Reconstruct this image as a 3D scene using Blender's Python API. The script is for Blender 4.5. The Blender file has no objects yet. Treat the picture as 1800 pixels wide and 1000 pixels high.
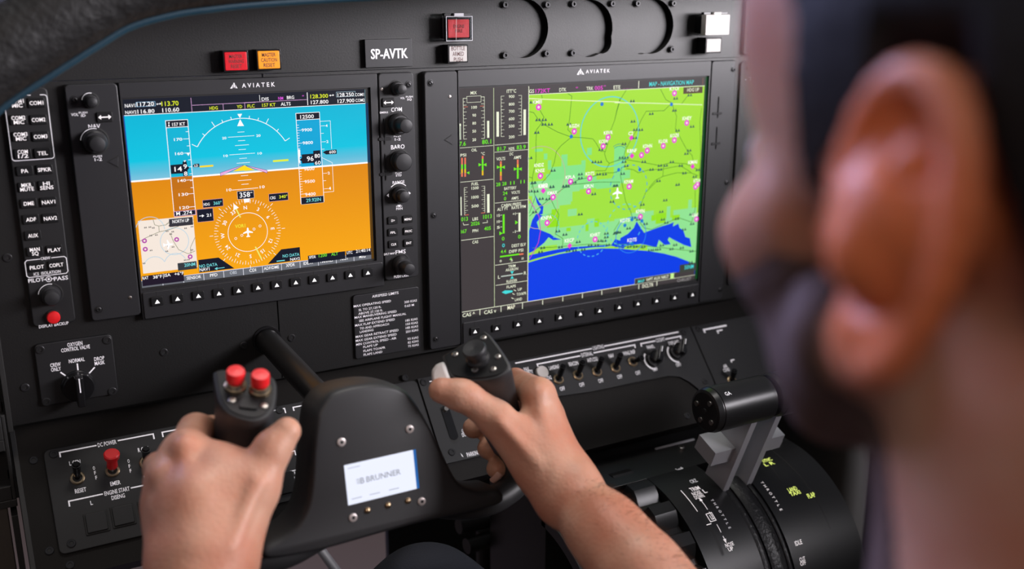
import bpy, bmesh, math, random
import numpy as np
from mathutils import Vector, Matrix
from mathutils.geometry import tessellate_polygon

random.seed(7)
MM = 0.001
SC = bpy.context.scene
COL = SC.collection
PI = math.pi

# ------------------------------------------------------------------ camera
CAMP = np.array([-81.31, -879.38, 68.0])          # millimetres
FW = np.array([0.46388, 0.842232, -0.2747])
RT = np.array([0.876071, -0.48218, 0.001034])
UP = np.array([0.131584, 0.241136, 0.96153])
FPX = 1774.2
cam_data = bpy.data.cameras.new('camera')
cam = bpy.data.objects.new('camera', cam_data)
COL.objects.link(cam)
cam_data.sensor_fit = 'HORIZONTAL'
cam_data.sensor_width = 36.0
cam_data.lens = 36.0 * FPX / 1800.0
cam_data.clip_start = 0.02
cam_data.clip_end = 50
m = Matrix.Identity(4)
for i in range(3):
    m[i][0] = RT[i]; m[i][1] = UP[i]; m[i][2] = -FW[i]; m[i][3] = CAMP[i] * MM
cam.matrix_world = m
cam_data.dof.use_dof = True
cam_data.dof.focus_distance = 0.92
cam_data.dof.aperture_fstop = 4.3
SC.camera = cam

# ------------------------------------------------------------------ light
SC.view_settings.view_transform = 'Standard'
SC.view_settings.look = 'None'
SC.view_settings.gamma = 1
SC.view_settings.use_curve_mapping = False
SC.view_settings.exposure = 0.0

world = bpy.data.worlds.new('World'); SC.world = world
world.use_nodes = True
wn = world.node_tree; wn.nodes.clear()
wo = wn.nodes.new('ShaderNodeOutputWorld'); wb = wn.nodes.new('ShaderNodeBackground')
tc = wn.nodes.new('ShaderNodeTexCoord'); sx = wn.nodes.new('ShaderNodeSeparateXYZ')
cr = wn.nodes.new('ShaderNodeValToRGB'); mr = wn.nodes.new('ShaderNodeMapRange')
wn.links.new(tc.outputs['Generated'], sx.inputs[0])
wn.links.new(sx.outputs['Z'], mr.inputs['Value'])
mr.inputs['From Min'].default_value = -1; mr.inputs['From Max'].default_value = 1
wn.links.new(mr.outputs[0], cr.inputs[0])
cr.color_ramp.elements[0].position = 0.44; cr.color_ramp.elements[0].color = (0.008, 0.006, 0.005, 1)
cr.color_ramp.elements[1].position = 0.62; cr.color_ramp.elements[1].color = (0.30, 0.31, 0.36, 1)
wn.links.new(cr.outputs[0], wb.inputs[0]); wb.inputs[1].default_value = 0.45
wn.links.new(wb.outputs[0], wo.inputs[0])


def area(name, loc, target, size, sizey, power, color):
    l = bpy.data.lights.new(name, 'AREA'); l.shape = 'RECTANGLE'
    l.size = size; l.size_y = sizey; l.energy = power; l.color = color
    o = bpy.data.objects.new(name, l); COL.objects.link(o)
    o.location = loc
    o.rotation_euler = (Vector(target) - Vector(loc)).to_track_quat('-Z', 'Y').to_euler()
    return o


area('window_light_right', (1.75, -1.2, 0.22), (0.55, 0, 0.05), 1.3, 0.5, 98, (1.0, 0.95, 1.0))
area('overhead_fill', (0.45, -0.12, 1.25), (0.2, -0.3, -0.3), 0.7, 0.5, 12.5, (1.0, 0.95, 0.90))  # added top light for the hands, standing for sky above the windshield
area('warm_fill_left', (-0.9, -1.8, 0.9), (0.1, -0.6, 0.0), 0.7, 0.5, 7, (1.0, 0.80, 0.66))  # added warm fill for the ear and hands, no known window
area('windshield_light', (-0.1, 1.1, 0.85), (0.15, -0.7, 0.0), 1.3, 0.5, 62, (0.52, 0.55, 1.0))


# ------------------------------------------------------------------ materials
def mat(name, col, rough=0.5, metal=0.0, bump=0.0, bscale=900.0, spec=0.5, emit=None, es=1.0, trans=0.0, sss=0.0, alpha=1.0, dist=0.0003):
    M = bpy.data.materials.new(name); M.use_nodes = True
    nt = M.node_tree; b = nt.nodes['Principled BSDF']
    b.inputs['Base Color'].default_value = (*col, 1)
    b.inputs['Roughness'].default_value = rough
    b.inputs['Metallic'].default_value = metal
    b.inputs['Specular IOR Level'].default_value = spec
    if trans: b.inputs['Transmission Weight'].default_value = trans
    if alpha < 1: b.inputs['Alpha'].default_value = alpha
    if emit:
        b.inputs['Emission Color'].default_value = (*emit, 1)
        b.inputs['Emission Strength'].default_value = es
    if sss:
        b.inputs['Subsurface Weight'].default_value = sss
        b.inputs['Subsurface Radius'].default_value = (1.0, 0.35, 0.2)
        b.inputs['Subsurface Scale'].default_value = 0.006
    if bump:
        n = nt.nodes.new('ShaderNodeTexNoise'); n.inputs['Scale'].default_value = bscale
        n.inputs['Detail'].default_value = 3
        t = nt.nodes.new('ShaderNodeTexCoord'); nt.links.new(t.outputs['Object'], n.inputs['Vector'])
        bp = nt.nodes.new('ShaderNodeBump'); bp.inputs['Strength'].default_value = bump
        bp.inputs['Distance'].default_value = dist
        nt.links.new(n.outputs['Fac'], bp.inputs['Height']); nt.links.new(bp.outputs[0], b.inputs['Normal'])
    return M


def s2l(h):
    return tuple(((c / 255) / 12.92 if c <= 10 else ((c / 255 + 0.055) / 1.055) ** 2.4) for c in h)


def glow(name, h, es=1.0):
    c = s2l(h)
    M = mat(name, (0.005, 0.005, 0.005), 0.35, spec=0.12, emit=c, es=es)
    return M


PANEL = mat('panel_paint', (0.0055, 0.0054, 0.0056), 0.47, bump=0.5, bscale=700, dist=0.00016)
PLATE = mat('plate_plastic', (0.0075, 0.0075, 0.0088), 0.52, bump=0.10, bscale=1500)
BEZEL = mat('bezel_plastic', (0.014, 0.014, 0.0165), 0.46, bump=0.10, bscale=1300)
DARK = mat('dark_gap', (0.006, 0.006, 0.006), 0.6)
KEY = mat('key_rubber', (0.005, 0.005, 0.006), 0.5, spec=.3)
KNOB = mat('knob_rubber', (0.012, 0.012, 0.014), 0.5)
GLOSSB = mat('gloss_black', (0.008, 0.008, 0.009), 0.22)
HUBM = mat('yoke_plastic', (0.021, 0.021, 0.0225), 0.5, bump=0.15, bscale=1200)
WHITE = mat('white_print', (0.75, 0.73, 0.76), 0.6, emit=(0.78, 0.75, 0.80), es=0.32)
LIT = mat('lit_lettering', (0.7, 0.7, 0.7), 0.5, emit=(0.95, 0.84, 0.86), es=0.55)
LITW = mat('lit_softkey_mark', (0.7, 0.7, 0.7), 0.5, emit=(1, 0.97, 0.97), es=0.7)
SCREW = mat('screw_black', (0.030, 0.030, 0.032), 0.35, metal=0.5)
STEEL = mat('steel', (0.45, 0.42, 0.39), 0.3, metal=1.0)
BRASS = mat('brass_nut', (0.50, 0.38, 0.24), 0.3, metal=1.0)
RED = mat('red_plastic', (0.72, 0.012, 0.016), 0.4)
LENSR = mat('red_lens', (0.60, 0.010, 0.02), 0.3, bump=0.5, bscale=500, emit=(0.8, 0.01, 0.03), es=0.10)
LENSP = mat('pink_red_lens', (0.75, 0.05, 0.06), 0.3, bump=0.5, bscale=500, emit=(0.9, 0.05, 0.06), es=0.25)
LENSA = mat('amber_lens', (0.85, 0.28, 0.01), 0.35, bump=0.3, bscale=500, emit=(0.9, 0.3, 0.01), es=0.28)
LENSW = mat('white_lens', (0.52, 0.49, 0.47), 0.4)
PRINTD = mat('dark_print', (0.08, 0.02, 0.015), 0.6)
CLEAR = mat('clear_cover', (0.9, 0.92, 0.95), 0.08, trans=1.0)
ALU = mat('grey_aluminium', (0.42, 0.42, 0.45), 0.4, metal=0.3)
SATIN = mat('satin_black_metal', (0.02, 0.02, 0.021), 0.32, metal=0.4)
LEATHER = mat('black_leather', (0.008, 0.008, 0.009), 0.4, bump=0.9, bscale=260, dist=0.0012)
CONSOLE = mat('console_paint', (0.006, 0.0048, 0.004), 0.6, spec=.22, bump=0.1, bscale=1100)
PED = mat('pedestal_paint', (0.007, 0.007, 0.0075), 0.40, bump=0.1, bscale=1400)
GLARE = mat('glareshield_leather', (0.004, 0.004, 0.0045), 0.6, bump=0.8, bscale=120, dist=0.002)
PIPING = mat('blue_piping', (0.004, 0.028, 0.048), 0.5, bump=0.4, bscale=400)
TAPE = mat('brown_floor', (0.08, 0.05, 0.027), 0.6, bump=0.2, bscale=30)
GREYM = mat('frame_grey', (0.04, 0.04, 0.04), 0.45, metal=0.4)
GREYB = mat('frame_taupe', (0.06, 0.05, 0.042), 0.6, bump=0.2, bscale=500)
OFFW = mat('trim_switch_white', (0.62, 0.60, 0.58), 0.45)


# ------------------------------------------------------------------ frames
class Frame:
    def __init__(s, o, ex, ey, ez):
        s.o = np.array(o, float); s.ex = np.array(ex, float); s.ey = np.array(ey, float); s.ez = np.array(ez, float)

    def pix(s, px, py, h=0.0):
        d = FW + (px - 900) / FPX * RT - (py - 500) / FPX * UP
        o = s.o + h * s.ez
        t = ((o - CAMP) @ s.ez) / (d @ s.ez)
        q = CAMP + t * d - s.o
        return np.array([q @ s.ex, q @ s.ey])

    def proj(s, x, y, h=0.0):
        d = s.o + x * s.ex + y * s.ey + h * s.ez - CAMP
        z = d @ FW
        return np.array([900 + FPX * (d @ RT) / z, 500 - FPX * (d @ UP) / z])

    def matrix(s, x=0, y=0, h=0):
        o = s.o + x * s.ex + y * s.ey + h * s.ez
        m = Matrix.Identity(4)
        for i in range(3):
            m[i][0] = s.ex[i]; m[i][1] = s.ey[i]; m[i][2] = s.ez[i]; m[i][3] = o[i] * MM
        return m


def pt(px, py, t):
    return CAMP + t * (FW + (px - 900) / FPX * RT - (py - 500) / FPX * UP)


FM = Frame((0, 0, 0), (1, 0, 0), (0, 0, 1), (0, -1, 0))
TA = math.radians(42)
FL = Frame((0, -12, -335), (1, 0, 0), (0, math.sin(TA), math.cos(TA)), (0, -math.cos(TA), math.sin(TA)))


# ------------------------------------------------------------------ text
_tc = {}


def text_tris(s):
    if s not in _tc:
        cu = bpy.data.curves.new('txt', 'FONT'); cu.body = s; cu.resolution_u = 2; cu.offset = 0.012
        ob = bpy.data.objects.new('txt', cu)
        me = bpy.data.meshes.new_from_object(ob)
        v = np.array([q.co[:2] for q in me.vertices]) if len(me.vertices) else np.zeros((0, 2))
        f = [tuple(p.vertices) for p in me.polygons]
        bpy.data.objects.remove(ob); bpy.data.curves.remove(cu); bpy.data.meshes.remove(me)
        _tc[s] = (v, f)
    return _tc[s]


# ------------------------------------------------------------------ mesh builder
def circ(cx, cy, r, n=24, a0=0.0, a1=2 * PI, ry=None):
    ry = r if ry is None else ry
    e = abs(a1 - a0 - 2 * PI) < 1e-6
    k = n if e else n + 1
    return [(cx + r * math.cos(a0 + (a1 - a0) * i / n), cy + ry * math.sin(a0 + (a1 - a0) * i / n)) for i in range(k)]


def rrect(x0, y0, x1, y1, r=0.0, n=4):
    if x0 > x1: x0, x1 = x1, x0
    if y0 > y1: y0, y1 = y1, y0
    if r <= 0: return [(x0, y0), (x1, y0), (x1, y1), (x0, y1)]
    out = []
    for cx, cy, a in ((x1 - r, y0 + r, -PI / 2), (x1 - r, y1 - r, 0), (x0 + r, y1 - r, PI / 2), (x0 + r, y0 + r, PI)):
        for i in range(n + 1):
            t = a + PI / 2 * i / n
            out.append((cx + r * math.cos(t), cy + r * math.sin(t)))
    return out


def ccw(p):
    a = sum(p[i][0] * p[(i + 1) % len(p)][1] - p[(i + 1) % len(p)][0] * p[i][1] for i in range(len(p)))
    return list(p) if a > 0 else list(p)[::-1]


def inset(p, d):
    n = len(p); out = []
    for i in range(n):
        a = np.array(p[i - 1]); b = np.array(p[i]); c = np.array(p[(i + 1) % n])
        e1 = b - a; e2 = c - b
        l1 = np.linalg.norm(e1) + 1e-9; l2 = np.linalg.norm(e2) + 1e-9
        n1 = np.array([-e1[1], e1[0]]) / l1; n2 = np.array([-e2[1], e2[0]]) / l2
        nn = n1 + n2; q = max(float(nn @ nn), 0.4); nn = nn * 2 / q
        out.append(tuple(b + nn * d))
    return out


class MB:
    def __init__(s, off=(0, 0), h0=0.0, fmap=None):
        s.v = []; s.f = []; s.m = []; s.mats = []; s.off = off; s.h0 = h0; s.fmap = fmap

    def mi(s, m):
        if m not in s.mats: s.mats.append(m)
        return s.mats.index(m)

    def add(s, vs, fs, m):
        k = len(s.v); i = s.mi(m)
        s.v.extend((a[0] - s.off[0], a[1] - s.off[1], a[2] - s.h0) for a in vs)
        for f in fs:
            s.f.append(tuple(k + q for q in f)); s.m.append(i)

    def poly(s, p, z, m):
        p = ccw(p)
        s.add([(a[0], a[1], z) for a in p], [tuple(range(len(p)))], m)

    def tri(s, p, z, m):            # concave flat polygon
        p = ccw(p)
        t = tessellate_polygon([[Vector((a[0], a[1], 0)) for a in p]])
        s.add([(a[0], a[1], z) for a in p], [tuple(q) for q in t], m)

    def rect(s, x0, y0, x1, y1, z, m):
        s.poly([(x0, y0), (x1, y0), (x1, y1), (x0, y1)], z, m)

    def prism(s, p, z0, z1, m, b=0.0, holes=(), m2=None):
        p = ccw(p)
        n = len(p)
        rings = [[(a[0], a[1], z0) for a in p]]
        if b > 0:
            rings.append([(a[0], a[1], z1 - b) for a in p])
            q = inset(p, b * 0.35)
            rings.append([(a[0], a[1], z1 - b * 0.3) for a in q])
            q = inset(p, b)
            rings.append([(a[0], a[1], z1) for a in q])
        else:
            rings.append([(a[0], a[1], z1) for a in p])
        vs = []; fs = []
        for r in rings: vs += r
        for k in range(len(rings) - 1):
            for i in range(n):
                j = (i + 1) % n
                fs.append((k * n + i, k * n + j, (k + 1) * n + j, (k + 1) * n + i))
        s.add(vs, fs, m)
        top = rings[-1]
        loops = [[Vector((a[0], a[1], 0)) for a in top]]
        allv = list(top)
        for h in holes:
            h = ccw(h)[::-1]
            loops.append([Vector((a[0], a[1], 0)) for a in h])
            k0 = len(h)
            vs = [(a[0], a[1], z1) for a in h] + [(a[0], a[1], z0) for a in h]
            s.add(vs, [(i, k0 + i, k0 + (i + 1) % k0, (i + 1) % k0)[::-1] for i in range(k0)], m)
            allv += [(a[0], a[1], z1) for a in h]
        T = tessellate_polygon(loops)
        fs = []
        for t in T:
            a, b_, c = (allv[q] for q in t)
            ar = (b_[0] - a[0]) * (c[1] - a[1]) - (c[0] - a[0]) * (b_[1] - a[1])
            fs.append(tuple(t) if ar > 0 else tuple(t)[::-1])
        s.add(allv, fs, m2 or m)
        s.add([(a[0], a[1], z0) for a in allv], [f[::-1] for f in fs], m)

    def lathe(s, prof, cx, cy, m, n=28, dx=0.0, dy=0.0, mats=None):
        """profile of (r, z) rising towards the viewer; optional lean per mm of z"""
        vs = []; 
        for r, z in prof:
            for i in range(n):
                a = 2 * PI * i / n
                vs.append((cx + dx * z + r * math.cos(a), cy + dy * z + r * math.sin(a), z))
        grp = {}
        for k in range(len(prof) - 1):
            q = mats[k] if mats else m
            grp.setdefault(q.name, (q, []))[1].extend(
                (k * n + i, k * n + (i + 1) % n, (k + 1) * n + (i + 1) % n, (k + 1) * n + i) for i in range(n))
        for q, fs in grp.values(): s.add(vs, fs, q)
        k = (len(prof) - 1) * n
        if prof[-1][0] > 1e-6: s.add(vs[k:], [tuple(range(n))], mats[-1] if mats else m)

    def stroke(s, pts, w, z, m, closed=False):
        pts = [np.array(p[:2], float) for p in pts]
        if closed: pts = pts + [pts[0]]
        n = len(pts); L = []; R = []
        for i in range(n):
            a = pts[i - 1] if i > 0 else (pts[n - 2] if closed else pts[0])
            b = pts[i]
            c = pts[i + 1] if i < n - 1 else (pts[1] if closed else pts[-1])
            e = []
            for q in (b - a, c - b):
                l = np.linalg.norm(q)
                if l > 1e-9: e.append(q / l)
            if not e: e = [np.array([1., 0])]
            t = sum(e); lt = np.linalg.norm(t); t = t / lt if lt > 1e-6 else e[0]
            nn = np.array([-t[1], t[0]])
            k = 1 / max(0.45, abs(nn @ np.array([-e[0][1], e[0][0]])))
            L.append(b + nn * w / 2 * k); R.append(b - nn * w / 2 * k)
        vs = [(a[0], a[1], z) for a in L] + [(a[0], a[1], z) for a in R]
        s.add(vs, [(i, n + i, n + i + 1, i + 1) for i in range(n - 1)], m)

    def arc(s, cx, cy, r, a0, a1, w, z, m, n=32, ry=None):
        s.stroke(circ(cx, cy, r, n, a0, a1 if abs(a1 - a0 - 2 * PI) > 1e-6 else a1 - 1e-4, ry), w, z, m)

    def box(s, x0, y0, z0, x1, y1, z1, m, b=0.0, r=0.0):
        s.prism(rrect(x0, y0, x1, y1, r), z0, z1, m, b)

    def text(s, t, cx, cy, cap, m, z, w=None, rot=0.0, align='c', sk=1.0):
        v, f = text_tris(t)
        if not len(v): return
        k = cap / 0.70
        mn = v.min(0); mx = v.max(0)
        sx = k * sk
        if w: sx = w / max(mx[0] - mn[0], 1e-6)
        ox = {'c': (mn[0] + mx[0]) / 2, 'l': mn[0], 'r': mx[0]}[align]
        P = np.stack([(v[:, 0] - ox) * sx, (v[:, 1] - 0.35) * k], 1)
        c, n_ = math.cos(rot), math.sin(rot)
        vs = [(cx + c * a - n_ * b, cy + n_ * a + c * b, z) for a, b in P]
        s.add(vs, f, m)

    def tube(s, path, rad, m, n=14, cap=True, sq=1.0):
        path = [np.array(p, float) for p in path]
        if not hasattr(rad, '__len__'): rad = [rad] * len(path)
        vs = []; up = None
        for i, p in enumerate(path):
            t = path[min(i + 1, len(path) - 1)] - path[max(i - 1, 0)]
            t /= np.linalg.norm(t)
            if up is None:
                up = np.array([0, 0, 1.]) if abs(t[2]) < 0.9 else np.array([0, 1., 0])
            a = np.cross(up, t); a /= np.linalg.norm(a); b = np.cross(t, a); up = b
            for k in range(n):
                q = 2 * PI * k / n
                vs.append(tuple(p + rad[i] * (math.cos(q) * a + sq * math.sin(q) * b)))
        fs = [(i * n + k, i * n + (k + 1) % n, (i + 1) * n + (k + 1) % n, (i + 1) * n + k)
              for i in range(len(path) - 1) for k in range(n)]
        if cap: fs += [tuple(range(n))[::-1], tuple(range((len(path) - 1) * n, len(path) * n))]
        s.add(vs, fs, m)

    def mesh(s, name, sharp=32):
        me = bpy.data.meshes.new(name)
        V = s.v
        if s.fmap: V = [s.fmap(*q) for q in V]
        me.from_pydata([(a * MM, b * MM, c * MM) for a, b, c in V], [], s.f)
        for q in s.mats: me.materials.append(q)
        me.polygons.foreach_set('material_index', s.m)
        me.polygons.foreach_set('use_smooth', [True] * len(s.f))
        me.update()
        me.set_sharp_from_angle(angle=math.radians(sharp))
        return me

    def obj(s, name, parent=None, loc=None, sharp=32, label=None):
        o = bpy.data.objects.new(name, s.mesh(name, sharp)); COL.objects.link(o)
        if parent is not None: o.parent = parent
        if loc is not None: o.location = [q * MM for q in loc]
        if label: o['label'] = label
        return o


def tag(o, label=None, cat=None, group=None, kind=None):
    if label: o['label'] = label
    if cat: o['category'] = cat
    if group: o['group'] = group
    if kind: o['kind'] = kind
    return o


def thing(name, label, cat, fr, x=0, y=0, h=0, group=None):
    o = bpy.data.objects.new(name, None); COL.objects.link(o)
    o.empty_display_size = 0.01
    o.matrix_world = fr.matrix(x, y, h)
    group = group or {'flight_display': 'large avionics displays', 'switch_panel': 'switch plates on the console shelf', 'fire_switch': 'guarded fire switches', 'bottle_switch': 'white bottle push lights'}.get(name)
    return tag(o, label, cat, group)


def inst(mesh, name, parent, loc, label=None, rot=None):
    o = bpy.data.objects.new(name, mesh); COL.objects.link(o); o.parent = parent
    o.location = [q * MM for q in loc]
    if rot: o.rotation_euler = rot
    if label: o['label'] = label
    return o


class Px:
    """authoring helper: measured points of one flat face -> millimetres on that face"""
    def __init__(s, mb, fr, h, crop=(0, 0, 1), lift=0.0):
        s.mb = mb; s.fr = fr; s.h = h; s.c = crop; s.lift = lift

    def at(s, x, y):
        return tuple(s.fr.pix(s.c[0] + x / s.c[2], s.c[1] + y / s.c[2], s.h))

    def sc(s, x, y):
        a = np.array(s.fr.pix(s.c[0] + x / s.c[2], s.c[1] + y / s.c[2], s.h))
        q = s.fr.proj(*a, s.h); u = np.linalg.norm(s.fr.proj(a[0] + 1, a[1], s.h) - q); v = np.linalg.norm(s.fr.proj(a[0], a[1] + 1, s.h) - q)
        return 1 / u / s.c[2], 1 / v / s.c[2]

    def t(s, t, x, y, w, hh, m, z=0.0, **k):
        a = s.at(x, y); sx_, sy_ = s.sc(x, y)
        s.mb.text(t, a[0], a[1], hh * sy_, m, s.h + s.lift + z, w=(w * sx_ if w else None), **k)

    def l(s, pts, w, m, z=0.0, closed=False, snap=True):
        P = [list(s.at(*p)) for p in pts]
        if snap:
            for i in range(len(P) - 1):
                dx = abs(P[i + 1][0] - P[i][0]); dy = abs(P[i + 1][1] - P[i][1])
                if dy < dx * 0.12: P[i + 1][1] = P[i][1]
                elif dx < dy * 0.12: P[i + 1][0] = P[i][0]
        s.mb.stroke(P, w * s.sc(*pts[0])[1], s.h + s.lift + z, m, closed)

    def r(s, x0, y0, x1, y1, m, z=0.0, border=None, bw=1):
        a = s.at(x0, y0); b = s.at(x1, y1)
        s.mb.rect(a[0], b[1], b[0], a[1], s.h + s.lift + z, m)
        if border:
            s.mb.stroke(rrect(a[0], b[1], b[0], a[1]), bw * s.sc(x0, y0)[1], s.h + s.lift + z + 0.02, border, True)

    def p(s, pts, m, z=0.0):
        s.mb.tri([s.at(*q) for q in pts], s.h + s.lift + z, m)
# ================================================================== shared small parts
HP = -7.0          # height of the painted panel below the bezel fronts


def screw_mesh(r=3.0, m=None, name='screw'):
    m = m or SCREW
    b = MB()
    b.lathe([(r * 1.15, 0), (r * 1.12, 0.25), (r * 0.95, 0.3), (r * 0.93, 0.1), (r * 0.78, 0.12), (r * 0.7, 0.7), (r * 0.55, 0.95), (r * 0.36, 1.0),
             (r * 0.32, 0.2), (r * 0.05, 0.1)], 0, 0, m, n=18)
    return b.mesh(name)


def washer_screw_mesh(r=4.0, m=None):
    m = m or STEEL
    b = MB()
    b.lathe([(r, 0), (r, 0.6), (r * 0.86, 1.0), (r * 0.5, 1.0), (r * 0.46, 0.5), (r * 0.3, 0.5)], 0, 0, m, n=20)
    b.poly(circ(0, 0, r * 0.34, 6), 0.62, DARK)
    return b.mesh('screw')


SCR = screw_mesh(3.0); SCR_S = screw_mesh(2.2); SCR_W = washer_screw_mesh(3.6, SCREW)


def screws(parent, fr, h, pts, me=None, ox=0, oy=0, oh=0):
    for px, py in pts:
        a = fr.pix(px, py, h)
        inst(me or SCR, 'screw', parent, (a[0] - ox, a[1] - oy, h - oh + 0.02))


def key(parent, fr, h, px, py, w, hh, texts, cap, name='key', up=1.6, r=1.3, wtxt=None):
    """rounded rubber key with lit legend"""
    a = fr.pix(px, py, h)
    b = MB()
    b.prism(rrect(-w / 2 - 0.5, -hh / 2 - 0.5, w / 2 + 0.5, hh / 2 + 0.5, r), 0.0, 0.12, DARK)
    b.prism(rrect(-w / 2, -hh / 2, w / 2, hh / 2, r), 0.0, up, KEY, 0.5)
    if texts:
        n = len(texts)
        for i, t in enumerate(texts):
            yy = (n - 1) / 2 - i
            wd = min(w * 0.86, len(t) * cap * 0.82)
            b.text(t, 0, yy * cap * 1.12, cap, LIT, up + 0.05, w=wd)
    return b.obj(name, parent, (a[0], a[1], h))


TRI = None


def softkey(parent, fr, h, px, py, w, hh, tri=True):
    a = fr.pix(px, py, h)
    b = MB()
    b.prism(rrect(-w / 2 - 0.6, -hh / 2 - 0.6, w / 2 + 0.6, hh / 2 + 0.6, 1.5), 0.0, 0.12, DARK)
    b.prism(rrect(-w / 2, -hh / 2, w / 2, hh / 2, 1.3), 0.0, 1.8, KEY, 0.5)
    b.poly([(-w * 0.21, -hh * 0.22), (w * 0.21, -hh * 0.22), (0, hh * 0.22)], 1.85, LITW)
    return b.obj('softkey', parent, (a[0], a[1], h))


def knob(parent, fr, h, px, py, r, r2, tall=13, tall2=21, name='knob', arc=True, m=None):
    """concentric knob: ring on the plate, wide skirt, narrow cap"""
    m = m or KNOB
    a = fr.pix(px, py, h)
    b = MB()
    b.lathe([(r * 1.22, 0), (r * 1.22, 0.35), (r * 1.08, 0.5), (r * 1.05, 0.2)], 0, 0, DARK, n=32)
    if arc: b.arc(0, 0, r * 1.10, PI * 0.42, PI * 0.95, 0.5, 0.62, WHITE)
    n = 36
    b.lathe([(r * 0.92, 0.2), (r, 1.5), (r * 0.97, tall - 1.5), (r * 0.85, tall), (r2 * 1.02, tall + .1)], 0, 0, m, n=n)
    o = b.obj(name, parent, (a[0], a[1], h))
    c = MB()
    c.lathe([(r2 * 0.96, 0), (r2, 1), (r2, tall2 - tall - 1.6), (r2 * 0.9, tall2 - tall - 0.5), (r2 * 0.6, tall2 - tall), (0.01, tall2 - tall + 0.15)], 0, 0, m, n=28)
    c.obj('knob_cap', o, (0, 0, tall))
    return o


# ================================================================== the instrument panel plate
def R_(x, y): return FM.pix(x, y, HP)


PAN = thing('instrument_panel', 'black textured metal instrument panel carrying both large display screens', 'instrument panel', FM)
holes = []
for cx, cy, notch in ((919.8, 50, None), (1036, 50, (1070, 86)), (1145.5, 46, (1119, 88))):
    c0 = R_(cx, cy); r = 28.3
    P = circ(c0[0], c0[1], r, 56)
    if notch:
        q = R_(*notch); ang = math.atan2(q[1] - c0[1], q[0] - c0[0])
        P = []
        for i in range(64):
            a = 2 * PI * i / 64
            d = abs((a - ang + PI) % (2 * PI) - PI)
            e = 4.5 * max(0, math.cos(min(d / 0.24, PI / 2))) ** 0.8
            P.append((c0[0] + (r + e) * math.cos(a), c0[1] + (r + e) * math.sin(a)))
    holes.append((P, c0))
XL, XR, ZT, ZB = -71, 900, 150, -279
mb = MB()
mb.prism(rrect(XL, 3.2, XR, ZT), HP - 3, HP, PANEL, holes=[q[0] for q in holes])
mb.obj('upper_panel', PAN)
mb = MB()
se = R_(489, 560)[0]; se0 = R_(443, 560)[0]
mb.prism(rrect(XL, ZB, se - 0.5, 2.6), HP - 3, HP, PANEL)
mb.prism(rrect(se + 0.8, ZB, XR, 2.6), HP - 3, HP, PANEL)
mb.rect(se0 - .2, -283, se0 + .2, -190, HP + 0.03, BEZEL)
mb.obj('lower_panel', PAN)
mb = MB()
for P, c0 in holes:
    mb.prism(rrect(c0[0] - 40, c0[1] - 40, c0[0] + 40, c0[1] + 42), HP - 12.5, HP - 7.5, PANEL)
    Q = inset(ccw(P), .12); nq = len(Q)
    mb.add([(a[0], a[1], HP - 7.6) for a in Q] + [(a[0], a[1], HP - .25) for a in Q], [(i, nq + i, nq + (i + 1) % nq, (i + 1) % nq) for i in range(nq)], DARK)  # near-black lining paints the shade onto the hole walls
mb.obj('blanking_plate', PAN)
# left flange of the panel
mb = MB()
mb.box(XL - 4, -284, HP - 40, XL, ZT, HP + 0.5, GREYM, 0.4)
mb.obj('panel_flange', PAN)
mb = MB()
mb.box(XL, ZB - 1, HP - 34, XR, ZB, HP - 2, DARK)
mb.obj('panel_return', PAN)
hexs = MB()
hexs.lathe([(3.0, 0), (3.0, 3.6), (2.6, 4.0), (1.5, 4.0), (1.4, 2.5), (0.1, 2.5)], 0, 0, SCREW, n=18)
hexs.lathe([(4.4, 0), (4.4, 0.3)], 0, 0, DARK, n=18)
hexm = hexs.mesh('socket_screw')
for px, py in ((885.5, 8.4), (959.5, 8.4), (885.5, 97), (958.5, 94), (1005.5, 7), (1074, 6.4), (1004.5, 93), (1118, 6.3), (1181, 6), (1178.5, 86.6)):
    a = R_(px, py); inst(hexm, 'socket_screw', PAN, (a[0], a[1], HP))
screws(PAN, FM, HP, ((44, 681), (13, 453), (428.4, 607), (512.4, 593.6), (288, 619)), SCR_W)


# ================================================================== primary flight display
def bezel_wing(x0, y0, x1, y1, parent, name, r=3.5, extra=None):
    b = MB()
    b.prism(rrect(x0, y1, x1, y0, r), HP + 0.3, 0, BEZEL, 0.9)
    return b.obj(name, parent)


def slots(parent, items):
    for (a, b_, n0, n1) in items:
        b = MB()
        p = FM.pix(*a, 0); q = FM.pix(*b_, 0); u = FM.pix(*n0, 0); v = FM.pix(*n1, 0)
        b.prism(rrect(p[0] - 0.9, q[1], p[0] + 0.9, p[1], 0.8), 0, 0.35, DARK)
        b.prism(rrect(u[0], u[1] - 1.6, v[0], u[1] + 1.6, 1.5), 0.0, 0.7, KEY, 0.3)
        b.prism(rrect(p[0] - 0.6, q[1] + 1, p[0] + 0.6, p[1] - 1, 0.5), 0.3, 0.9, KEY, 0.2)
        b.obj('card_slot', parent)


def triangle_mark(parent, pts):
    b = MB()
    P = [tuple(FM.pix(*q, 0)) for q in pts]
    b.prism(P, 0, 0.25, DARK); b.prism(inset(ccw(P), 0.55), 0.2, 0.6, BEZEL, 0.2)
    b.obj('triangle_mark', parent)


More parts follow.
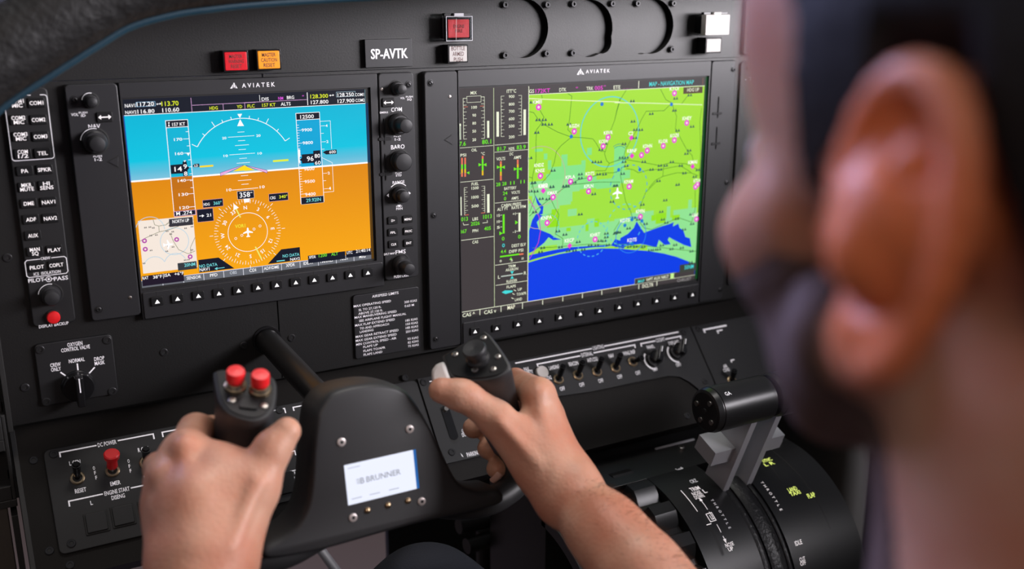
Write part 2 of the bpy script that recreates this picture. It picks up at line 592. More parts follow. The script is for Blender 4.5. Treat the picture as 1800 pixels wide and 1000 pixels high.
def logo(parent, ix, iy, iw, ih, tx, ty, tw, th, fr=FM, h=0):
    b = MB()
    P = Px(b, fr, h, lift=0.08)
    x0, x1 = ix - iw / 2, ix + iw / 2; y0, y1 = iy - ih / 2, iy + ih / 2
    sl = -0.04 * iw
    P.p([(ix - iw * .08, y0), (ix + iw * .1, y0), (ix + iw * .2, y1), (ix + iw * .02, y1 - ih * .35), (ix - iw * .13, y1), (ix - iw * .02, y1 - ih * .5)], WHITE)
    P.p([(ix - iw * .14, y0 + ih * .3), (ix - iw * .06, y0 + ih * .25), (ix - iw * .22, y1), (x0, y1)], WHITE)
    P.p([(ix + iw * .16, y0 + ih * .25), (x1, y1 - ih * .06), (ix + iw * .32, y1 - ih * .03)], WHITE)
    P.t('A V I A T E K', tx, ty, tw, th, WHITE)
    b.obj('maker_logo', parent)


PFD = thing('flight_display', 'left wide-bezel avionics display showing blue sky and orange ground attitude screen', 'display', FM)
tl = FM.pix(112.5, 150, 0); br = FM.pix(736, 488, 0)
gx0 = FM.pix(208, 148, 0)[0]; gx1 = FM.pix(663, 131, 0)[0]
y_wb = FM.pix(170, 566, 0)[1]; y_cb = FM.pix(671, 496.5, 0)[1]; yt = 0.2
bezel_wing(tl[0], yt, gx0 - 0.9, -196.2, PFD, 'left_wing')
bezel_wing(gx1 + 1.0, yt, br[0], -196.2, PFD, 'right_wing')
SCZ = -2.6
s0 = FM.pix(215, 174, SCZ); s1 = FM.pix(653, 455, SCZ); s2 = FM.pix(641, 157, SCZ); s3 = FM.pix(250, 506, SCZ)
sxa, sxb = (s0[0] + s3[0]) / 2, (s1[0] + s2[0]) / 2; sya, syb = (s0[1] + s2[1]) / 2, (s1[1] + s3[1]) / 2
mb = MB()
mb.prism(rrect(gx0, -201, gx1, yt, 0.8), HP + 0.3, -0.3, BEZEL, 0.6, holes=[rrect(sxa - 1.0, syb - 2.0, sxb + 4.6, sya + 1.4)])
mb.obj('centre_bezel', PFD)
mb = MB()      # raised key ledge below the screen
ya = FM.pix(250, 514, 0)[1]; yb = FM.pix(252, 552, 0)[1]
mb.prism(rrect(gx0 + 1.5, -200.5, gx1 - 1.5, syb - 3.6, 1.6), -0.4, 0.9, BEZEL, 0.6)
SK = [(275.8, 529), (311.4, 524), (348, 519), (384, 514.7), (418.6, 509.7), (452.7, 504.4), (485.7, 500), (519, 495.4), (551.5, 491), (583.4, 487), (614.8, 482.4), (645.6, 478.4)]
for x, y in SK:
    a = FM.pix(x, y, 0.9); mb.rect(a[0] - 0.45, a[1] + 4, a[0] + 0.45, syb - 3.8, 0.96, DARK)
mb.obj('softkey_ledge', PFD)
for x, y in SK: softkey(PFD, FM, 0.9, x, y, 10.2, 8.0)
logo(PFD, 411, 150.6, 13, 10, 454.4, 149.2, 58, 7.6, h=-0.3)
screws(PFD, FM, 0, ((131, 175.5), (173.5, 544), (718, 148.5)))
b = MB(); b.lathe([(1.6, 0), (1.5, 0.3), (0.8, 0.5)], 0, 0, STEEL, n=12)
dm = b.mesh('sensor_dimple')
for q in ((228.6, 523), (671, 157)):
    a = FM.pix(*q, 0); inst(dm, 'light_sensor', PFD, (a[0], a[1], 0))
triangle_mark(PFD, ((187.5, 284), (209, 272.5), (209, 295.5)))
slots(PFD, (((675, 207), (676, 255), (665, 245), (688, 245)), ((677, 269), (677.5, 318), (667, 307), (690, 307))))
knob(PFD, FM, 0, 158.5, 177, 5.6, 4.0, 5, 15, 'volume_knob')
knob(PFD, FM, 0, 166, 248.5, 9.5, 6.4, 9, 20, 'tuning_knob')
knob(PFD, FM, 0, 696.5, 155, 6.2, 4.6, 5, 15, 'volume_knob', arc=False)
knob(PFD, FM, 0, 698.5, 217, 9.6, 6.6, 9, 22, 'tuning_knob', arc=False)
knob(PFD, FM, 0, 701, 282, 9.4, 8.8, 4, 13, 'tuning_knob', arc=False)
knob(PFD, FM, 0, 701, 341.5, 7.8, 5.6, 7, 15, 'range_knob', arc=False)
knob(PFD, FM, 0, 703.5, 464, 9.0, 6.0, 11, 24, 'tuning_knob', arc=False)
for (x, y) in ((183.7, 205.5), (682, 180)):
    k = key(PFD, FM, 0, x, y, 12.2, 8.2, None, 3, 'swap_key')
    b = MB(); b.stroke([(-4, 0), (4, 0)], 0.9, 1.66, LIT)
    for q in (-1, 1): b.poly([(q * 5, 0), (q * 2.8, 1.9), (q * 2.8, -1.9)], 1.66, LIT)
    b.obj('double_arrow', k)
for x, y, t in ((689.8, 387, 'D>'), (716, 384.6, 'MENU'), (690, 408, 'FPL'), (717, 405.6, 'PROC'), (691, 428.8, 'CLR'), (717.5, 426.4, 'ENT')):
    key(PFD, FM, 0, x, y, 10.2, 7.4, [t], 2.2)
mb = MB(); P = Px(mb, FM, 0, lift=0.06)
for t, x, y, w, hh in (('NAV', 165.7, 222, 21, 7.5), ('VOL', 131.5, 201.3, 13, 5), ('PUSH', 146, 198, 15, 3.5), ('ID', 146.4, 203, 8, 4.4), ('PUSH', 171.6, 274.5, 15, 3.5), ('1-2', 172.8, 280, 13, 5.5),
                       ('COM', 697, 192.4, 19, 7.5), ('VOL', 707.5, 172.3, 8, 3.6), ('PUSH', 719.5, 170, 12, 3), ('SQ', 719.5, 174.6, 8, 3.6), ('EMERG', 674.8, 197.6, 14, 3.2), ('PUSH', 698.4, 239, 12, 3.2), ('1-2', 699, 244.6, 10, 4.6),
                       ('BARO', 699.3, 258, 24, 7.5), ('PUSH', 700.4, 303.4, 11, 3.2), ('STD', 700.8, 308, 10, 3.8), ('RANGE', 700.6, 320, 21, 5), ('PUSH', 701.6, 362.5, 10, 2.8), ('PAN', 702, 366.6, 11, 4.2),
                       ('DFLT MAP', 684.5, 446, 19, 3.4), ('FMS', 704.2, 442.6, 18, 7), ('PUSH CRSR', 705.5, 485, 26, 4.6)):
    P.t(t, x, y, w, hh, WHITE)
a = FM.pix(701, 341.5, 0)
mb.arc(a[0], a[1], 10.6, PI * .25, PI * .75, 0.7, 0.06, WHITE)
for q in range(4):
    t = q * PI / 2; c0 = np.array([math.cos(t), math.sin(t)]); n0 = np.array([-c0[1], c0[0]])
    mb.poly([tuple(a + c0 * 12.4), tuple(a + c0 * 10.2 + n0 * 1.8), tuple(a + c0 * 10.2 - n0 * 1.8)], 0.07, WHITE)
mb.obj('lettering', PFD)

# ------------------------------------------------------------------ attitude screen picture
G_ = {}


def gl(h, es=1.0):
    k = (h, es)
    if k not in G_: G_[k] = glow('screen_%02x%02x%02x' % h, h, es)
    return G_[k]


def grad_mat(name, stops, ya, yb, es=1.0):
    """vertical colour ramp the screen itself shows (object z in mm between ya and yb)"""
    M = bpy.data.materials.new(name); M.use_nodes = True; nt = M.node_tree; b = nt.nodes['Principled BSDF']
    t = nt.nodes.new('ShaderNodeTexCoord'); s = nt.nodes.new('ShaderNodeSeparateXYZ'); r = nt.nodes.new('ShaderNodeMapRange'); c = nt.nodes.new('ShaderNodeValToRGB')
    nt.links.new(t.outputs['Object'], s.inputs[0]); nt.links.new(s.outputs['Y'], r.inputs['Value'])
    r.inputs['From Min'].default_value = ya * MM; r.inputs['From Max'].default_value = yb * MM
    nt.links.new(r.outputs[0], c.inputs[0])
    while len(c.color_ramp.elements) < len(stops): c.color_ramp.elements.new(0.5)
    for e, (p_, h) in zip(c.color_ramp.elements, stops): e.position = p_; e.color = (*s2l(h), 1)
    nt.links.new(c.outputs[0], b.inputs['Emission Color']); b.inputs['Emission Strength'].default_value = es
    b.inputs['Base Color'].default_value = (0.005, 0.005, 0.005, 1); b.inputs['Roughness'].default_value = 0.35; b.inputs['Specular IOR Level'].default_value = 0.12
    return M


mb = MB()
mb.prism(rrect(sxa - 1.0, syb - 2.0, sxb + 4.6, sya + 1.4), SCZ - 2.5, SCZ, DARK)
LF = 0.10
CA = (200, 140, 5.264); CB = (430, 140, 5.264); CC = (230, 320, 4.545); CD = (430, 320, 4.545)
PA = Px(mb, FM, SCZ, CA, LF); PB = Px(mb, FM, SCZ, CB, LF); PC = Px(mb, FM, SCZ, CC, LF); PD = Px(mb, FM, SCZ, CD, LF); P0 = Px(mb, FM, SCZ, (0, 0, 1), LF)
w_ = gl((250, 248, 250), 1.1); navy = gl((16, 20, 38)); head = gl((22, 26, 40)); ylw = gl((228, 240, 40)); pk = gl((220, 170, 220)); mg = gl((225, 90, 225)); cy = gl((120, 220, 225))
yh0 = PA.at(110, 332)[1]; yh1 = PA.at(170, 942)[1]
yb_bar = PC.at(92, 790)[1]
mb.rect(sxa, yh0, sxb, sya, SCZ + 0.03, head)
SKY = grad_mat('sky_picture', [(0.0, (130, 196, 222)), (0.13, (90, 190, 220)), (0.30, (0, 196, 226)), (1.0, (0, 182, 216))], yh1, yh0, 1.0)
GND = grad_mat('ground_picture', [(0.0, (250, 168, 12)), (1.0, (226, 138, 6))], yb_bar, yh1, 1.0)
mb.rect(sxa, yh1, sxb, yh0, SCZ + 0.03, SKY)
mb.rect(sxa, yb_bar, sxb, yh1, SCZ + 0.03, GND)
mb.rect(sxa, syb, sxb, yb_bar, SCZ + 0.03, gl((105, 108, 116)))
mb.rect(sxb + 0.3, syb, sxb + 2.6, yh1, SCZ + 0.03, gl((90, 60, 8))); mb.rect(sxb + 0.3, yh1, sxb + 2.6, yh0, SCZ + 0.03, gl((4, 52, 92)))
mb.rect(sxa - 0.8, yh1, sxa - 0.1, yh0, SCZ + 0.03, gl((10, 90, 200)))
mb.rect(sxa, yh0 - 0.25, sxb, yh0 + 0.25, SCZ + 0.06, w_)
mb.rect(sxa, yh1 - 0.7, sxb, yh1 + 0.7, SCZ + 0.06, w_)
mb.rect(sxa, yb_bar - 0.3, sxb, yb_bar + 0.3, SCZ + 0.06, gl((200, 205, 230)))
T = PA.t
T('NAV1', 150, 240, 96, 32, w_); T('NAV2', 158, 301, 104, 30, w_)
PA.l([(205, 210), (380, 193), (380, 243), (207, 261)], 3, gl((150, 200, 240)), closed=True)
T('117.20', 292, 226, 160, 40, w_); T('116.80', 298, 292, 158, 36, w_); T('113.70', 520, 220, 158, 42, ylw); T('110.60', 527, 279, 156, 38, w_)
PA.l([(394, 226), (436, 222)], 5, w_); PA.p([(394, 226), (406, 216), (406, 236)], w_); PA.p([(438, 222), (426, 212), (426, 232)], w_)
PA.l([(713, 168), (722, 296)], 4, pk); PA.l([(726, 237), (1316, 205)], 4, pk)
PB.l([(0, 212), (578, 180)], 4, pk); PA.l([(1010, 222), (1012, 282)], 4, pk); PA.l([(1210, 212), (1212, 272)], 4, pk); PB.l([(137, 142), (143, 200)], 4, w_); PB.l([(578, 118), (588, 236)], 6, w_)
PB.l([(1112, 92), (1116, 214)], 3, gl((120, 170, 180)))
T('HDG', 924, 262, 76, 30, ylw); T('YD', 1163, 249, 50, 28, ylw); T('FLC', 1270, 243, 66, 30, ylw)
T = PB.t
T('FLC', 62, 243, 68, 30, ylw) if False else None
T('157 KT', 224, 233, 124, 30, ylw); T('ALTS', 380, 224, 92, 30, w_); T('DIS', 190, 179, 66, 30, w_); T('__._', 268, 196, 70, 8, mg); T('NM', 333, 172, 46, 28, mg); T('BRG', 424, 164, 68, 30, w_); T('___', 495, 180, 56, 6, mg); T('o', 540, 146, 18, 16, mg)
T('128.300', 690, 152, 164, 36, ylw); T('127.800', 694, 206, 162, 34, w_); T('128.250', 935, 139, 150, 36, w_); T('127.900', 938, 195, 154, 34, w_); T('COM1', 1062, 138, 82, 28, w_); T('COM2', 1068, 190, 86, 28, w_)
PB.l([(848, 116), (1022, 103), (1024, 152), (850, 167)], 3, gl((170, 200, 215)), closed=True)
PB.l([(786, 146), (824, 143)], 4, w_); PB.p([(782, 146), (796, 136), (796, 156)], w_); PB.p([(828, 143), (814, 133), (814, 153)], w_)
# airspeed tape
CT = gl((0, 168, 206))
PA.r(478, 385, 724, 885, gl((6, 180, 214)), 0.0); PA.r(520, 905, 735, 1000, gl((196, 112, 14)), 0.0)
q0 = PA.at(478, 380); q1 = PA.at(683, 376); qb = PC.at(512, 255); 
x0, x1 = q0[0], q1[0]; yT = q0[1]; yB = PC.at(345, 276)[1]
mb.rect(x0, yB, x1, yh1 - 1, SCZ + 0.05, gl((200, 116, 12))); mb.rect(x0, yh1 + 1, x1, yT, SCZ + 0.05, gl((0, 172, 212)))
mb.stroke(rrect(x0, yB, x1, yT), 0.5, SCZ + 0.15, w_, True)
a = PA.at(484, 445); mb.rect(x0, a[1], x1, yT, SCZ + 0.12, navy); mb.stroke([(x0, a[1]), (x1, a[1])], 0.5, SCZ + 0.16, w_)
PA.t('157 KT', 600, 411, 120, 30, w_, 0.1); PA.p([(500, 395), (518, 395), (510, 412), (520, 432), (500, 432), (508, 412)], w_, 0.1)
ym = {}
for t, cx, cy_, P in (('170', 595, 552, PA), ('160', 605, 683, PA), ('140', 630, 933, PA), ('130', 420, 98, PC), ('120', 427, 203, PC)):
    P.t(t, cx, cy_, 76, 26 if P is PA else 23, w_, 0.1)
    ym[t] = P.at(cx, cy_)[1]
for t, y in ym.items(): mb.rect(x1 - 5.2, y - .2, x1, y + .2, SCZ + 0.16, w_)
st = (ym['170'] - ym['160']) / 2
for k in range(-1, 8):
    y = ym['170'] - st * k
    if yB + 4 < y < yT - 10: mb.rect(x1 - 2.4, y - .2, x1, y + .2, SCZ + 0.16, w_)
PA.p([(524, 790), (636, 780), (636, 758), (672, 754), (680, 800), (700, 815), (682, 835), (686, 890), (644, 893), (640, 866), (530, 873)], navy, 0.14)
PA.t('14', 596, 826, 70, 44, w_, 0.2); PA.t('9', 660, 802, 34, 40, w_, 0.2); PA.t('8', 665, 868, 32, 38, w_, 0.2); PA.p([(645, 748), (668, 746), (656, 764)], w_, 0.2)
PA.p([(672, 680), (705, 676), (690, 705), (708, 740), (676, 742), (690, 705)], w_, 0.15)
PA.p([(728, 798), (745, 780), (790, 776), (792, 806), (747, 812)], navy, 0.1); PA.t('LD', 762, 795, 34, 22, w_, 0.2)
b_ = PC.at(345, 276); b2 = PC.at(510, 221); mb.rect(x0, b_[1], x1, b2[1] + 0, SCZ + 0.12, navy); mb.stroke(rrect(x0, b_[1], x1, b2[1]), 0.4, SCZ + 0.2, pk, True)
PC.t('M .274', 425, 246, 126, 28, w_, 0.12)
# roll arc
c0 = np.array(P0.at(429.5, 297)); ra = P0.at(422.3, 208)[1] - c0[1]
cxr = P0.at(422.3, 208)[0]
mb.arc(cxr, c0[1], ra, math.radians(30), math.radians(150), 0.55, SCZ + .12, w_, 60)
for d, l in ((30, 5), (150, 5), (45, 2.6), (135, 2.6), (60, 5), (120, 5), (70, 2.4), (80, 2.4), (100, 2.4), (110, 2.4)):
    t = math.radians(d); mb.stroke([(cxr + ra * math.cos(t), c0[1] + ra * math.sin(t)), (cxr + (ra + l) * math.cos(t), c0[1] + (ra + l) * math.sin(t))], 0.5, SCZ + .12, w_)
PA.p([(1143, 318), (1187, 315), (1167, 355)], w_, 0.05); PA.p([(1168, 366), (1142, 430), (1205, 428)], w_, 0.05)
# pitch ladder
for (xa, ya_, xb, yb_) in ((1145, 486, 1208, 482), (1056, 533, 1300, 517), (1150, 566, 1215, 562), (1122, 610, 1250, 602), (1155, 648, 1222, 643), (1070, 696, 1306, 680), (1162, 730, 1230, 725), (1136, 774, 1260, 766),
                           (1175, 890, 1243, 885), (1148, 935, 1272, 926), (1180, 970, 1248, 966)):
    PA.l([(xa, ya_), (xb, yb_)], 4, w_, 0.05)
PC.l([(808, 64), (1000, 52)], 4, w_, .05); PD.l([(0, 55), (108, 43)], 4, w_, .05); PC.l([(885, 19), (940, 15)], 4, w_, .05)
for t, x, y, P in (('20', 1022, 540, PA), ('10', 1036, 704, PA), ('20', 127, 517, PB), ('10', 140, 681, PB), ('10', 140, 38, PD), ('10', 784, 62, PC)): P.t(t, x, y, 40, 22, w_, .05)
yb2 = gl((255, 222, 30))
PA.l([(795, 805), (920, 797)], 16, yb2, .06); PB.l([(262, 754), (405, 742)], 18, gl((226, 240, 60)), .06)
PA.p([(1200, 790), (985, 890), (985, 862)], gl((232, 170, 226)), .10); PA.p([(1200, 792), (1100, 850), (1200, 842), (1310, 838)], yb2, .12)
PA.l([(1200, 788), (984, 862), (988, 893), (1200, 794)], 3, gl((60, 20, 110)), .13, snap=False)
PB.p([(15, 795), (208, 838), (208, 866)], gl((236, 180, 226)), .10); PB.l([(10, 793), (208, 838), (208, 864), (10, 796)], 3, gl((60, 20, 110)), .13, snap=False)
PB.p([(0, 792), (0, 845), (75, 838)], yb2, .12)
# altitude tape
u0 = PB.at(473, 312); u1 = PB.at(692, 303); yA = PD.at(455, 172)[1]; xa_, xb_ = u0[0], u1[0]
mb.rect(xa_, yA, xb_, yh1 - 1, SCZ + .05, gl((240, 148, 10))); mb.rect(xa_, yh1 + 1, xb_, u0[1], SCZ + .05, gl((0, 166, 216)))
mb.stroke(rrect(xa_, yA, xb_, u0[1]), .5, SCZ + .15, w_, True)
a = PB.at(478, 375); mb.rect(xa_, a[1], xb_, u0[1], SCZ + .12, navy); mb.stroke([(xa_, a[1]), (xb_, a[1])], 0.5, SCZ + 0.16, w_)
PB.t('12500', 577, 341, 126, 34, w_, .1)
al = {}
for t, x, y, P, hh in (('9900', 575, 464, PB, 28), ('9800', 584, 583, PB, 28), ('9600', 597, 825, PB, 28), ('9500', 602, 940, PB, 28), ('9400', 525, 96, PD, 25)):
    P.t(t, x, y, 96 if P is PB else 84, hh, w_, .1); al[t] = P.at(x, y)[1]
st = (al['9900'] - al['9800']) / 5
for k in range(-3, 28):
    y = al['9900'] - st * k
    if yA + 7 < y < u0[1] - 10: mb.rect(xa_, y - .17, xa_ + (4.5 if k % 5 == 0 else 2.2), y + .17, SCZ + .16, w_)
PB.p([(510, 740), (528, 725), (528, 692), (634, 684), (634, 658), (698, 652), (706, 785), (642, 790), (640, 768), (530, 776), (528, 756)], navy, .14)
PB.t('96', 606, 730, 62, 44, w_, .2); PB.t('80', 672, 704, 52, 36, w_, .2); PB.t('60', 676, 768, 54, 34, w_, .2)
PB.p([(496, 645), (512, 645), (516, 700), (506, 730), (518, 770), (500, 770)], w_, .13)
PD.r(450, 125, 632, 162, navy, .12, w_, 1.2); PD.t('29.92IN', 550, 141, 118, 28, cy, .2)
# vertical speed
vx = PB.at(792, 380)[0]; vy = PB.at(792, 380)[1]; vy2 = PD.at(708, 75)[1]
mb.stroke([(xb_, vy), (vx, vy), (vx, PB.at(805, 640)[1])], .35, SCZ + .15, w_); mb.stroke([(xb_, PB.at(718, 720)[1]), (vx, PB.at(808, 768)[1]), (vx, vy2), (xb_, vy2)], .35, SCZ + .15, w_)
for t, x, y, P in (('4', 757, 425, PB), ('2', 765, 572, PB), ('2', 778, 863, PB), ('4', 680, 50, PD)):
    P.t(t, x, y, 20, 24, w_, .1); a = P.at(x, y); mb.rect(xb_ + .6, a[1] - .17, xb_ + 4.6, a[1] + .17, SCZ + .15, w_)
for x, y in ((712, 497), (720, 643), (735, 935)): a = PB.at(x, y); mb.rect(xb_ + .4, a[1] - .17, xb_ + 3, a[1] + .17, SCZ + .15, w_)
PB.p([(722, 672), (752, 655), (850, 646), (852, 686), (754, 692)], navy, .16); PB.t('600', 812, 668, 60, 26, w_, .22)
# compass rose
oc = np.array(P0.at(435.8, 408)); rr = abs(P0.at(435.8, 350)[1] - oc[1])
ri = abs(P0.at(470, 404)[0] - oc[0])
mb.arc(oc[0], oc[1], ri, 0, 2 * PI, .45, SCZ + .12, w_, 60)
for i in range(72):
    t = 2 * PI * i / 72 + 0.03; l = 3.6 if i % 2 == 0 else 2.2
    c, s_ = math.cos(t), math.sin(t)
    mb.stroke([(oc[0] + rr * c, oc[1] + rr * s_), (oc[0] + (rr - l) * c, oc[1] + (rr - l) * s_)], .36, SCZ + .12, w_)
for i in range(8):
    if i == 2: continue
    t = PI / 4 * i; c, s_ = math.cos(t), math.sin(t); mb.stroke([(oc[0] + (rr + 1) * c, oc[1] + (rr + 1) * s_), (oc[0] + (rr + 4) * c, oc[1] + (rr + 4) * s_)], .4, SCZ + .12, w_)
for i, t in enumerate(('N', '3', '6', 'E', '12', '15', 'S', '21', '24', 'W', '30', '33')):
    q = PI / 2 - i * PI / 6 + 0.035; mb.text(t, oc[0] + (rr - 7.3) * math.cos(q), oc[1] + (rr - 7.3) * math.sin(q), 3.2, w_, SCZ + .13, rot=q - PI / 2)
PL = [(0, 4.6), (.8, 3.5), (.9, 1.5), (4.6, -.2), (4.6, -1.2), (.8, -.6), (.6, -3), (1.8, -4), (1.8, -4.6), (-1.8, -4.6), (-1.8, -4), (-.6, -3), (-.8, -.6), (-4.6, -1.2), (-4.6, -.2), (-.9, 1.5), (-.8, 3.5)]
mb.tri([(oc[0] + x * .95, oc[1] + y * .95) for x, y in PL], SCZ + .14, w_)
q = math.radians(112); v = np.array([math.cos(q), math.sin(q)])
mb.stroke([tuple(oc + v * ri * 0.86), tuple(oc + v * (rr - 5))], 1.1, SCZ + .15, gl((240, 240, 120))); n0 = np.array([-v[1], v[0]])
mb.poly([tuple(oc + v * rr * .98), tuple(oc + v * (rr - 6) + n0 * 2.6), tuple(oc + v * (rr - 6) - n0 * 2.6)], SCZ + .16, w_)
mb.stroke([tuple(oc - v * ri * 0.86), tuple(oc - v * (rr - 2))], 1.1, SCZ + .15, gl((240, 240, 120)))
for k in (-2, -1, 1, 2): a = oc + np.array([math.cos(q - PI / 2), math.sin(q - PI / 2)]) * k * 6; mb.arc(a[0], a[1], 1.0, 0, 2 * PI, .35, SCZ + .15, w_, 12)
P0.t('VOR1', 422, 397, 18, 6, gl((245, 240, 60)), .12)
PC.r(848, 75, 985, 126, navy, .14, w_, 1.5); PC.t('358', 910, 100, 84, 40, w_, .25); PC.t('o', 962, 80, 16, 12, w_, .25); PC.p([(900, 135), (950, 132), (945, 160), (905, 163)], w_, .2)
PC.r(572, 145, 738, 190, navy, .12, pk, 1.5); PC.t('HDG', 605, 177, 48, 22, w_, .2); PC.t('360\u00b0', 692, 166, 64, 26, cy, .2)
PC.r(525, 220, 662, 308, navy, .12, pk, 1.5); PC.t('21', 622, 263, 36, 24, w_, .2); PC.l([(545, 271), (570, 270)], 5, w_, .2); PC.p([(586, 268), (568, 258), (568, 282)], w_, .2)
PD.r(192, 96, 348, 142, navy, .12, pk, 1.5); PD.t('CRS', 224, 125, 44, 22, w_, .2); PD.t('340\u00b0', 308, 115, 66, 24, ylw, .2)
PC.p([(538, 622), (700, 602), (826, 688), (545, 722)], navy, .1); PC.t('NO DATA', 618, 664, 146, 24, cy, .2); PC.t('NAV1', 588, 696, 80, 26, w_, .2)
PC.l([(680, 690), (748, 683)], 5, cy, .2); PC.p([(668, 692), (690, 678), (690, 702)], cy, .2)
PD.p([(292, 537), (440, 519), (446, 622), (185, 654)], navy, .1); PD.t('NO DATA', 370, 583, 134, 24, cy, .2); PD.t('NAV2', 402, 613, 78, 22, w_, .2); PD.l([(255, 632), (320, 622), (255, 632)], 8, cy, .2)
# inset map
ix0, iy0 = PC.at(56, 312); ix1, iy1 = PC.at(535, 682); ix1 = PC.at(497, 270)[0]; iy1 = PC.at(95, 732)[1]
mb.rect(ix0, iy1, ix1, iy0, SCZ + .1, gl((246, 232, 220)))
gr_ = gl((120, 125, 95)); lb = gl((180, 212, 230))
def clipin(P, z, m, w):
    P = [(min(max(x, ix0), ix1), min(max(y, iy1), iy0)) for x, y in P]; mb.stroke(P, w, z, m)
W_, H_ = ix1 - ix0, iy0 - iy1
def I(x, y): return (ix0 + W_ * x, iy0 - H_ * y)
for cx, cy_, r in ((.62, .45, .26), (.6, .88, .2), (.22, .9, .2), (.2, .2, .26)): mb.arc(*I(cx, cy_), r * W_, 0 if cy_ < .8 else .4, 2 * PI if cy_ < .8 and cx > .3 else 2.8, .5, SCZ + .13, lb, 36)
for P in (((.27, 0), (.29, .1), (.36, .13), (.36, .24), (.1, .33), (.0, .38)), ((.36, .13), (.5, .12), (.6, .02)), ((.36, .24), (.55, .22), (.75, .16), (1, .14)), ((.55, .28), (.6, .45), (.68, .62), (.85, .72), (.98, .68)), ((.9, .72), (.9, .6), (1, .42)), ((.5, .1), (.8, .1), (1, .08))):
    mb.stroke([I(*q) for q in P], .4, SCZ + .14, gr_)
for x, y in ((.08, .38), (.08, .54), (.66, .42), (.88, .78)): mb.arc(*I(x, y), 1.5, 0, 2 * PI, 1.1, SCZ + .16, gl((180, 60, 170)), 16)
for x, y in ((.12, .13), (.2, .13), (.26, .15), (.2, .29), (.3, .29), (.56, .14), (.5, .24), (.6, .26), (.56, .3), (.84, .22), (.96, .2), (.5, .52), (.58, .55), (.18, .57), (.46, .62), (.92, .65), (.78, .83), (.84, .83), (.03, .8)):
    for d in (-.012, .015): mb.poly([I(x + d - .012, y + .015), I(x + d + .012, y + .015), I(x + d, y - .018)], SCZ + .16, gl((60, 60, 64)))
mb.tri([(I(.5, .5)[0] + y * .9, I(.5, .5)[1] + x * .9) for x, y in PL], SCZ + .17, w_)
PC.r(303, 296, 497, 340, gl((52, 50, 58)), .2); PC.t('NORTH UP', 398, 309, 134, 26, w_, .26)
PC.r(372, 648, 528, 690, gl((52, 56, 62)), .2); PC.t('20NM', 470, 658, 88, 26, cy, .26)
PC.r(86, 752, 426, 790, gl((28, 18, 38)), .2); PC.t('RAT', 116, 765, 48, 24, w_, .26); PC.t('38\u00b0F', 213, 755, 72, 24, w_, .26); PC.l([(257, 730), (262, 770)], 3, w_, .26); PC.t('ISA', 292, 742, 50, 24, w_, .26); PC.t('+6\u00b0F', 385, 730, 74, 24, w_, .26)
PD.r(505, 588, 805, 612, navy, .12); PD.r(808, 552, 1010, 580, navy, .12)
PD.t('XPDR', 540, 598, 56, 22, w_, .2); PD.t('1200', 624, 584, 66, 26, gl((120, 230, 60)), .2); PD.t('ALT', 718, 573, 54, 24, gl((120, 230, 60)), .2); PD.t('UTC', 838, 562, 46, 22, w_, .2); PD.t('21:40:14', 946, 546, 116, 24, w_, .2)
for t, x, y, w2, P in (('INSET', 340, 782, 96, PC), ('SENSOR', 503, 761, 116, PC), ('PFD', 662, 742, 60, PC), ('OBS', 818, 722, 56, PC), ('CDI', 64, 703, 54, PD), ('ADF/DME', 214, 683, 122, PD), ('XPDR', 365, 662, 72, PD), ('IDENT', 510, 645, 82, PD), ('TMR/REF', 655, 628, 112, PD), ('NRST', 796, 610, 66, PD), ('MSG', 940, 593, 50, PD)):
    P.t(t, x, y, w2, 24, w_ if t != 'OBS' else gl((200, 205, 215)), .1)
for i in range(1, 12):
    x = sxa + (sxb - sxa) * i / 12; mb.rect(x - .25, syb, x + .25, yb_bar, SCZ + .12, gl((225, 225, 235)))
mb.obj('screen', PFD)
# ================================================================== multi function display
MFD = thing('flight_display', 'right larger avionics display showing engine gauges and a green and blue navigation map', 'display', FM, 440, 0, 0)
OX = 440


class MBo(MB):
    def __init__(s): MB.__init__(s, off=(OX, 0))


MB_ = MBo
mtl = FM.pix(744.6, 124.6, 0); mbr = FM.pix(1268, 526, 0); mtr = FM.pix(1296.6, 104, 0); mbl = FM.pix(757, 614, 0)
mx0 = (mtl[0] + mbl[0]) / 2; mx1 = (mtr[0] + mbr[0]) / 2; mzb = (mbl[1] + mbr[1]) / 2
hx0 = FM.pix(805, 123, 0)[0]; hx1 = FM.pix(1251, 105, 0)[0]
for nm, a, b_ in (('left_wing', mx0, hx0 - .8), ('right_wing', hx1 + .8, mx1)):
    b = MB_(); b.prism(rrect(a, mzb, b_, yt, 3.5), HP + 0.3, 0, BEZEL, 0.9); b.obj(nm, MFD)
s0 = FM.pix(805, 156, SCZ); s1 = FM.pix(1222, 489, SCZ); s2 = FM.pix(1238, 135, SCZ); s3 = FM.pix(809, 559, SCZ)
ma, mbx = (s0[0] + s3[0]) / 2, (s1[0] + s2[0]) / 2; mt, mbt = (s0[1] + s2[1]) / 2, (s1[1] + s3[1]) / 2
b = MB_()
b.prism(rrect(hx0, mzb - 0.5, hx1, yt, .8), HP + .3, -.3, BEZEL, .3, holes=[rrect(ma + .5, mbt - 2.5, mbx + 4.0, mt + 1.5)])
b.obj('centre_bezel', MFD)
b = MB_()
b.prism(rrect(hx0 + 1.5, mzb, hx1 - 1.5, mbt - 5.5, 1.6), -.4, .9, BEZEL, .6)
MK = [(834, 581.6), (872, 575.8), (909.3, 569), (946.8, 563), (983, 556.7), (1018.8, 550.7), (1052.6, 545.2), (1087, 539), (1120, 532.7), (1152.8, 527.5), (1184.5, 522), (1215.8, 516.9)]
for x, y in MK:
    a = FM.pix(x, y, .9); b.rect(a[0] - .5, a[1] + 4, a[0] + .5, mbt - 5.6, .96, DARK)
b.obj('softkey_ledge', MFD)


def shift(o):
    o.location.x -= OX * MM
    return o


